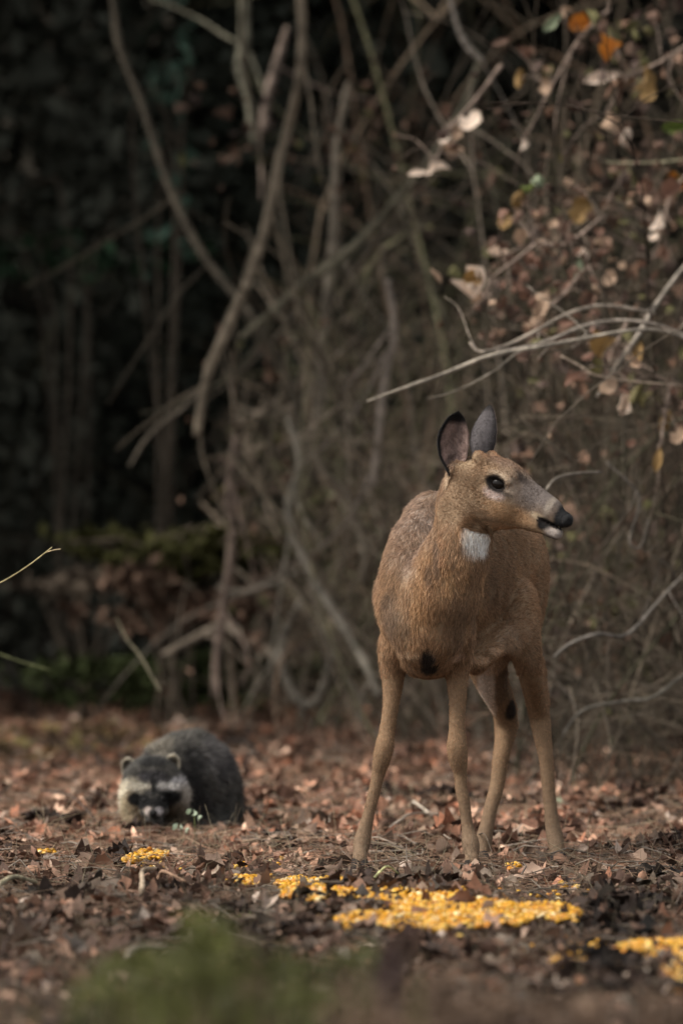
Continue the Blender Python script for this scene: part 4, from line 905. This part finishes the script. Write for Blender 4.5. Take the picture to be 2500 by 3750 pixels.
# ---------------------------------------------------------------- leafy shoots at the right
HM = mat('hanging_leaf', .65, .3, .25, 60, .25, 200, trans=.25)
hl_t = [(V * np.array([.60, 1.15, 1.3]), Fq) for V, Fq in leaf_templates(7, 1.7, 'beech')] + [(V * np.array([.85, 1.05, 1.2]), Fq) for V, Fq in leaf_templates(6, 1.7, 'oak')]
LC = {'pale': (.74, .60, .49), 'tan': (.42, .29, .20), 'brown': (.15, .09, .065), 'red': (.22, .12, .085), 'orange': (.50, .19, .03), 'gold': (.26, .16, .06), 'green': (.16, .21, .05), 'mint': (.24, .28, .18), 'dark': (.075, .045, .035), 'olive': (.14, .12, .05)}
hmesh = {}
def hang_leaf(root, pos, size, colr):
    k = (rnd.randint(0, len(hl_t) - 1), colr)
    if k not in hmesh: V, Fq = hl_t[k[0]]; hmesh[k] = mesh_np('leaf', V, [Fq], np.tile(LC[colr], (len(V), 1)), HM)
    o = link('leaf', hmesh[k], root, tuple(pos)); o.scale = (size, size, size); return o
def leafy(label, uvd, leaves, extra, r=(.005, .004, .002), ecol=('brown', 'dark', 'red', 'brown', 'tan', 'red'), spread=70, col=(.20, .15, .12)):
    root = bare('leafy_branch', label, 'branch', uvd, r, col, 2, 'brown leaved branches at the right', 20, (.1, .3)); d0 = uvd[len(uvd) // 2][2]
    st = np.array([q[:2] for q in uvd], float)
    def stalk(u, v, pos):
        j = np.argmin(np.hypot(st[:, 0] - u, st[:, 1] - v)); a = Q(st[j][0], st[j][1], uvd[j][2]); mid = (a + pos) / 2 + np.array([0, .02, .03])
        mb = MB(); tube(mb, spline([a, mid, pos], 7), np.linspace(.0022, .001, 7), col, 4); mb.build('twig', BARK, root, origin=a)
    for u, v, ln, ang, c in leaves:
        pos = Q(u, v, d0 + rnd.uniform(-.15, .15)); o = hang_leaf(root, pos, ln * K / PPM * (CAM_D + d0) / CAM_D * 1.2, c); stalk(u, v, pos)
        o.rotation_euler = Matrix.Rotation(math.radians(ang - 90), 3, 'Y').to_4x4().inverted().to_3x3().to_euler() if False else (Matrix.Rotation(-math.radians(ang), 3, 'Y') @ Matrix.Rotation(math.radians(rnd.uniform(50, 95)), 3, 'X') @ Matrix.Rotation(-math.pi / 2, 3, 'Z')).to_euler()
    for i in range(int(extra * 1.7)):
        a = rnd.choice(uvd); u, v = a[0] + rnd.gauss(0, spread), a[1] + rnd.gauss(0, spread * .8)
        pos = Q(u, v, d0 + rnd.uniform(-.3, .4)); o = hang_leaf(root, pos, rnd.uniform(.024, .055), rnd.choice(ecol)); o.rotation_euler = (rnd.uniform(0, 6.28), rnd.uniform(0, 6.28), rnd.uniform(0, 6.28))
        if i % 3 == 0: stalk(u, v, pos)
leafy('branch with a big pale curled leaf right of the top centre', [(1150, 150, 4.6), (1090, 230, 4.5), (1030, 300, 4.5), (1000, 370, 4.4)], [(1082, 285, 62, 30, 'pale'), (1050, 305, 34, 70, 'tan'), (1022, 318, 30, 60, 'pale'), (1040, 338, 48, -20, 'tan'), (1005, 385, 50, 18, 'pale'), (962, 398, 40, 5, 'pale'), (1035, 255, 34, 80, 'brown')], 6, ecol=('brown', 'dark', 'tan'))
leafy('branch with one round white leaf and a bright orange leaf near the top', [(1400, 20, 4.6), (1330, 90, 4.6), (1260, 210, 4.6), (1210, 310, 4.6)], [(1203, 330, 32, 80, 'pale'), (1330, 64, 46, 5, 'orange'), (1268, 52, 44, 45, 'mint'), (1193, 180, 44, 80, 'gold'), (1255, 200, 40, 80, 'tan'), (1150, 95, 36, 20, 'brown'), (1260, 165, 30, 80, 'olive')], 8)
leafy('branch with two pale leaves hanging in the dark upper right corner', [(1600, 90, 4.3), (1520, 140, 4.3), (1440, 180, 4.3), (1390, 260, 4.3)], [(1380, 183, 62, 12, 'pale'), (1442, 174, 40, 5, 'tan'), (1430, 310, 46, 70, 'pale'), (1398, 280, 52, 60, 'tan'), (1405, 115, 50, 50, 'orange'), (1480, 180, 60, 70, 'gold'), (1550, 290, 60, 5, 'green'), (1490, 215, 46, 60, 'gold'), (1385, 58, 34, 60, 'brown'), (1500, 40, 40, 30, 'brown')], 10, ecol=('brown', 'dark', 'dark', 'olive', 'olive'))
leafy('cluster of orange and reddish leaves at the right edge', [(1600, 380, 4.2), (1545, 440, 4.2), (1520, 520, 4.2), (1500, 600, 4.2)], [(1550, 415, 54, -20, 'orange'), (1545, 445, 46, 30, 'red'), (1510, 512, 50, 60, 'pale'), (1500, 548, 26, 20, 'pale'), (1480, 430, 46, 80, 'red'), (1330, 485, 66, 65, 'gold'), (1345, 452, 36, 60, 'tan'), (1300, 520, 40, 60, 'brown')], 12, ecol=('red', 'brown', 'dark', 'tan'))
leafy('branch crowded with pinkish brown leaves above the arching branches', [(1380, 500, 3.8), (1300, 560, 3.8), (1220, 560, 3.8), (1150, 590, 3.8)], [(1143, 587, 44, 5, 'pale'), (1203, 548, 34, 60, 'tan'), (1240, 567, 46, 10, 'pale'), (1215, 592, 34, 10, 'red'), (1338, 582, 32, 50, 'pale'), (1322, 622, 56, 70, 'mint'), (1268, 515, 28, 20, 'tan'), (1290, 590, 28, 60, 'tan'), (1375, 600, 40, 80, 'brown'), (1180, 450, 46, 60, 'gold'), (1210, 430, 30, 10, 'green'), (1235, 415, 36, 50, 'mint'), (1160, 505, 44, 85, 'gold')], 24)
leafy('branch with a long pale leaf over an ochre leaf above the far ear', [(1230, 560, 3.6), (1180, 600, 3.6), (1130, 640, 3.6), (1110, 690, 3.6)], [(1110, 655, 76, 72, 'pale'), (1085, 645, 40, 0, 'gold'), (1100, 690, 32, 30, 'tan'), (1160, 700, 36, 60, 'brown')], 10)
leafy('tangle of curled brown leaves hanging right of centre', [(1340, 620, 3.6), (1290, 680, 3.6), (1245, 720, 3.6), (1225, 770, 3.6)], [(1245, 700, 60, 70, 'tan'), (1225, 735, 60, 60, 'tan'), (1300, 665, 40, 80, 'red'), (1350, 690, 40, 60, 'brown'), (1400, 640, 40, 60, 'tan'), (1260, 760, 36, 0, 'olive')], 22)
leafy('branch with gold and tan leaves hanging under the arches at the right', [(1440, 740, 3.0), (1410, 800, 3.0), (1390, 860, 3.0)], [(1388, 798, 56, 50, 'gold'), (1462, 812, 48, 70, 'gold'), (1385, 845, 40, 80, 'olive'), (1325, 870, 60, 10, 'red'), (1398, 888, 46, 40, 'tan'), (1430, 930, 50, 75, 'pale'), (1460, 905, 48, 60, 'olive'), (1350, 820, 30, 30, 'red')], 8)
leafy('string of small tan leaves hanging down the right edge', [(1540, 880, 3.0), (1525, 960, 3.0), (1510, 1040, 3.0)], [(1520, 960, 52, 65, 'gold'), (1560, 1005, 50, 40, 'tan'), (1510, 1055, 46, 80, 'gold'), (1480, 915, 40, 60, 'olive')], 6)

# darker far leaves of the wood's understorey at the left, each shrub a thing
def low_shrub(label, u, v, d, rx, rz, n, size, col, cat='shrub'):
    c = Q(u, v, d); z0 = float(g(c[0], c[1])); root = link('low_shrub', None, None, (c[0], c[1], z0)); tag(root, label, cat)
    mb = MB(); foliage(mb, c, (rx, .35, rz), n, size, col, clumps=24); mb.build('foliage', FOL, root, smooth=False, origin=(c[0], c[1], z0))
    mb = MB()
    for k in range(5): tube(mb, spline([(c[0] + rnd.uniform(-.1, .1), c[1], z0 - .03), c + rng.normal(size=3) * .1 - (0, 0, rz * .5), c + np.array([rnd.uniform(-rx, rx), 0, rnd.uniform(-.5, .8) * rz])], 8), np.linspace(.008, .003, 8), (.10, .08, .06), 4)
    o = mb.build('stems', BARK, root, origin=(c[0], c[1], z0)); o['kind'] = 'stuff'
low_shrub('olive green bush in the dark left of the thicket above the raccoon', 400, 1265, 9.6, .52, .09, 900, .045, (.040, .040, .014))
low_shrub('bush with rusty brown leaves under the olive bush', 420, 1375, 9.4, .42, .13, 380, .050, (.085, .055, .040))
low_shrub('dim brown leaved bush low in the dark at the left', 210, 1340, 10.2, .42, .06, 260, .045, (.07, .055, .042))
low_shrub('dark green groundcover bush at the far edge of the leaf litter', 380, 1560, 10.0, .75, .12, 1500, .035, (.028, .036, .014))
low_shrub('small bright green tuft at the far edge of the litter', 577, 1612, 10.6, .09, .018, 160, .03, (.07, .12, .02))
low_shrub('spray of blue green leaves high in the dark wood', 400, 270, 10.8, .12, .62, 70, .055, (.06, .10, .075))
low_shrub('faint green spray in the dark wood at the far left', 160, 590, 11.2, .65, .12, 130, .05, (.028, .055, .03))

# ---------------------------------------------------------------- sticks, seedlings and foreground growth
def stick(label, a, b, r, col, lift=.03, name='dead_stick', bend=.02):
    p0, p1 = G(*a, lift), G(*b, lift); m = (p0 + p1) / 2 + np.array([rnd.uniform(-bend, bend), 0, bend])
    mb = MB(); n = 14; pts = spline([p0, p0 * .6 + m * .4 + (0, 0, .003), m, p1], n); tube(mb, pts, np.linspace(r, r * .55, n), col, 7, .15)
    o = mb.build(name, BARK, None, origin=p0); tag(o, label, 'stick')
stick('pale greyish stick lying at the left edge in the foreground litter', (-30, 3262), (135, 3232), .0065, (.34, .30, .20), .045)
stick('dark broken stick lying on the litter right behind the raccoon', (835, 2690), (945, 2760), .011, (.045, .035, .03), .04)
stick('short dark stick beside the far side of the raccoon', (900, 2800), (955, 2765), .007, (.05, .04, .035), .04)
stick('dark stick left of the head of the raccoon', (300, 2740), (375, 2800), .009, (.05, .04, .035), .04)
stick('long thin dark twig slanting across the litter at the left', (0, 2900), (300, 2720), .004, (.08, .06, .045), .05)
stick('dark twig running toward the cheek of the raccoon', (150, 2890), (350, 3000), .004, (.07, .05, .04), .05)
stick('light bare stick lying left of the forelegs of the deer', (1430, 3030), (1640, 2985), .004, (.33, .27, .22), .04)
stick('pale short stick lying behind the forelegs', (1505, 2940), (1580, 2985), .0055, (.42, .36, .29), .04)
stick('stout pale stick lying in the near litter at the lower left', (440, 3560), (610, 3470), .008, (.22, .185, .15), .03)
stick('bent brown stick among the leaves below the raccoon', (520, 3270), (600, 3180), .006, (.32, .25, .18), .05)
stick('brown stick lying level below the raccoon', (580, 3225), (680, 3232), .0055, (.24, .15, .10), .05)
stick('greenish straw lying in front of the left foreleg', (1370, 3215), (1460, 3200), .003, (.40, .40, .20), .05)
stick('thin twig leaning at the foot of the middle leg', (1740, 3050), (1800, 3120), .0022, (.10, .075, .055), .06)
def stalk(label, a, top, r, col, lean=.0):
    p0 = G(*a, .0); s = (p0[1] + CAM_D) / CAM_D; p1 = p0 + np.array([lean, 0, top]); mb = MB()
    pts = spline([p0, (p0 + p1) / 2 + (rnd.uniform(-.006, .006), 0, 0), p1], 10); tube(mb, pts, np.linspace(r, r * .5, 10), col, 5); tag(mb.build('dry_stem', BARK, None, origin=p0), label, 'stem')
stalk('thin dark stem standing in front of the middle of the maize patch', (1545, 3400), .105, .0016, (.07, .05, .04), .01)
stalk('slim stem rising through the maize at the right edge', (2400, 3575), .09, .0015, (.10, .07, .05), -.005)
stalk('short dark stem left of the maize patch', (958, 3330), .055, .0017, (.12, .08, .06), -.003)
stalk('dark stem standing between the two maize bands', (1420, 3430), .06, .0015, (.09, .06, .05), .02)
stalk('reddish stem in the right end of the long maize patch', (1960, 3400), .07, .0015, (.14, .08, .06), .03)
stalk('tall thin stalk at the left before the raccoon', (470, 3270), .10, .0013, (.22, .17, .12), .012)
def seedling(label, px, py, h, col, sz):
    p = G(px, py, .0); root = link('seedling', None, None, tuple(p)); tag(root, label, 'seedling')
    mb = MB(); top = p + (0, 0, h); tube(mb, [p, (p + top) / 2 + (.002, 0, 0), top], .0012, (.12, .13, .05), 5); mb.build('stem', BARK, root, origin=p)
    for k in range(3):
        V, Fq = hl_t[k]; key = ('sd', k, col)
        if key not in hmesh: hmesh[key] = mesh_np('leaf', V, [Fq], np.tile(col, (len(V), 1)), HM)
        o = link('leaf', hmesh[key], root, tuple(top + np.array([(k - 1) * sz * .5, -.004, rnd.uniform(-.004, .006)]))); o.scale = (sz, sz, sz); o.rotation_euler = (rnd.uniform(.5, 1.2), rnd.uniform(-.5, .5), rnd.uniform(0, 6.28))
seedling('little seedling with pale mint leaves under the chin of the raccoon', 665, 3098, .045, (.42, .50, .38), .022)
seedling('little mint green seedling before the chest of the raccoon', 712, 3096, .075, (.42, .50, .36), .020)
seedling('pale green leaf sprout beside the rear hind leg of the deer', 2050, 3010, .04, (.45, .50, .36), .020)
# out of focus moss and grass close to the camera
def blades(name, label, n, ux, vy, hgt, col, wid=.0022, cat='grass', sub=None):
    u = rng.uniform(*ux, n) if sub is None else sub(n); v = rng.uniform(*vy, n); V = []; Fc = []
    P0 = np.array([G(a * K, b * K) for a, b in zip(u, v)]); h = rng.uniform(hgt[0], hgt[1], n); ln = rng.normal(0, .45, (n, 2)); a = rng.uniform(0, 6.28, n)
    sd = np.stack([np.cos(a), np.sin(a), 0 * a], 1) * wid * rng.uniform(.6, 1.4, (n, 1)); out = []
    for t, w in ((0, 1.), (.5, .8), (1., .12)):
        c = P0 + np.stack([ln[:, 0] * h * t * t, ln[:, 1] * h * t * t, h * t * (1 - .25 * t)], 1); out += [c - sd * w, c + sd * w]
    V = np.stack(out, 1).reshape(-1, 3); f = np.array([[0, 1, 3, 2], [2, 3, 5, 4]]); Fq = (f[None] + (np.arange(n) * 6)[:, None, None]).reshape(-1, 4)
    C = np.array(col) * rng.uniform(.5, 1.4, (n, 1)); o = link(name, mesh_np(name, V, [Fq], np.repeat(C, 6, 0), mat('grass_blade', .6, .3, .2, 40, trans=.2))); tag(o, label, cat, kind='stuff')
def patchy(c, sg):
    def f(n):
        u = rng.normal(c, sg, n * 3); return u[np.argsort(-(sines(u / 22, 0, 2, 1.3) + rng.normal(0, .6, n * 3)))[:n]]
    return f
blades('mossy_grass', 'low green mossy grass at the bottom of the clearing', 2600, (235, 560), (2150, 2430), (.012, .03), (.080, .100, .014), sub=patchy(450, 120))
blades('green_sprigs', 'small green sprigs at the upper edge of the grass', 600, (430, 620), (2110, 2180), (.012, .035), (.08, .11, .018), sub=lambda n: rng.normal(520, 45, n))
def near_growth(name, label, n, u0, su, topv, sv, y0, y1, col, wid, bend=.35):
    u = rng.normal(u0, su, n) if su > 0 else rng.uniform(u0, -su, n); y = rng.uniform(y0, y1, n); d = (CAM_D + y) / CAM_D
    x = (u * K - 1250) / PPM * d; tv = topv + np.abs(rng.normal(0, sv, n)) + 26 * sines(u / 34, 0, 1, 1.4); h = CAM_H + (HZ - tv * K) / PPM * d; z0 = g(x, y)
    ln = rng.normal(0, bend, (n, 2)) * .12; out = []; a = rng.uniform(0, 6.28, n); sd = np.stack([np.cos(a), np.sin(a), 0 * a], 1) * wid * rng.uniform(.5, 1.5, (n, 1))
    for t, w in ((0, .6), (.45, 1.), (.8, .8), (1., .1)):
        c = np.stack([x - ln[:, 0] * (1 - t) ** 2, y + ln[:, 1] * t * t, z0 + (h - z0) * t], 1); out += [c - sd * w, c + sd * w]
    V = np.stack(out, 1).reshape(-1, 3); f = np.array([[0, 1, 3, 2], [2, 3, 5, 4], [4, 5, 7, 6]]); Fq = (f[None] + (np.arange(n) * 8)[:, None, None]).reshape(-1, 4)
    C = np.array(col) * rng.uniform(.4, 1.5, (n, 1)); tag(link(name, mesh_np(name, V, [Fq], np.repeat(C, 8, 0), mat('grass_blade', .6, .3, .2, 40, trans=.2))), label, 'grass', kind='stuff')
near_growth('green_grass', 'sparse green grass out of focus close to the camera', 200, 480, 190, 2180, 110, -7.0, -4.8, (.070, .074, .016), .0024)
near_growth('brown_grass', 'withered brown grass out of focus along the bottom edge', 260, 250, -1500, 2250, 70, -6.8, -5.4, (.085, .055, .036), .0026)
def weeds(name, label, spots, col, size, n):
    mb = MB()
    for u, v, ru, rv, den in spots:
        dy = rnd.uniform(-6.5, -5.3); s_ = (CAM_D + dy) / CAM_D; c = Q(u, v, dy); foliage(mb, c, (ru * K / PPM * s_, .16, rv * K / PPM * s_), int(n * den), size, np.array(col) * rnd.uniform(.7, 1.3), clumps=14)
        for k in range(6): e = c + rng.normal(size=3) * (ru * K / PPM * s_ * .6, .05, .3 * rv * K / PPM * s_); tube(mb, spline([(e[0] + rnd.uniform(-.03, .03), e[1], float(g(e[0], e[1])) - .01), (c + e) / 2 - (0, 0, .03), e], 6), .0012, np.array(col) * .8, 3, .1, False)
    tag(mb.build(name, mat('grass_blade'), smooth=False), label, 'weeds', kind='stuff')
weeds('mossy_weeds', 'low olive green mossy weeds out of focus at the bottom left of centre', [(330, 2215, 75, 36, 1), (425, 2190, 70, 36, 1.2), (515, 2150, 40, 34, .9), (480, 2245, 90, 46, 1.3), (300, 2300, 80, 40, 1), (400, 2320, 90, 40, 1.3), (560, 2210, 50, 34, .7), (250, 2240, 40, 30, .4), (200, 2280, 60, 40, .3), (450, 2120, 40, 24, .4)], (.076, .080, .018), .0085, 200)
weeds('mossy_weeds', 'second stretch of olive green weeds out of focus right of the first', [(640, 2225, 60, 36, 1), (720, 2240, 70, 36, 1.1), (800, 2225, 55, 30, .8), (690, 2310, 90, 40, 1.1), (560, 2330, 60, 40, .8), (840, 2180, 30, 24, .4)], (.066, .068, .018), .0085, 180)
weeds('withered_weeds', 'withered brown leaves out of focus at the bottom right of centre', [(575, 2260, 24, 80, .7), (860, 2300, 60, 60, 1.2), (1010, 2270, 60, 44, 1), (1110, 2320, 110, 36, 1.2), (1320, 2335, 130, 30, 1.1), (960, 2345, 200, 30, 1.4), (1490, 2320, 80, 36, .8), (500, 2350, 150, 24, .8)], (.115, .075, .050), .011, 190)
weeds('withered_weeds', 'dark reddish withered leaves out of focus at the bottom centre', [(925, 2160, 24, 44, 1), (890, 2220, 26, 44, 1), (870, 2270, 30, 30, .8)], (.045, .024, .020), .011, 170)
for lab, pts, r in (('dark reddish dead stem out of focus at the bottom centre', [(850, 2290), (880, 2235), (915, 2170), (955, 2120)], .0075), ('blurred brown dead stem leaning left through the green grass', [(590, 2330), (575, 2250), (560, 2185), (545, 2140)], .0055), ('blurred tan dead stem beside the dark one near the bottom', [(820, 2350), (800, 2280), (770, 2220)], .006)):
    pp = [P(u * K, v * K, -5.9) for i, (u, v) in enumerate(pts)]; gp = G(pts[0][0] * K, 3800); pp = [np.array([pp[0][0], pp[0][1], float(g(pp[0][0], pp[0][1]))])] + pp
    mb = MB(); q = spline(pp, 18); tube(mb, q, np.linspace(r, r * .6, 18), (.06, .035, .028) if 'dark' in lab else (.11, .075, .055), 7, .2); root = link('withered_plant', None, None, tuple(q[0])); tag(root, lab, 'plant'); mb.build('stem', BARK, root, origin=q[0])
    for k in range(7):
        V, Fq = lv[k]; o = link('leaf', lmesh[k + 12 * 3], root, tuple(q[rnd.randint(5, 17)])); s_ = rnd.uniform(.02, .035); o.scale = (s_, s_, s_); o.rotation_euler = (rnd.uniform(0, 6), rnd.uniform(0, 6), 0)
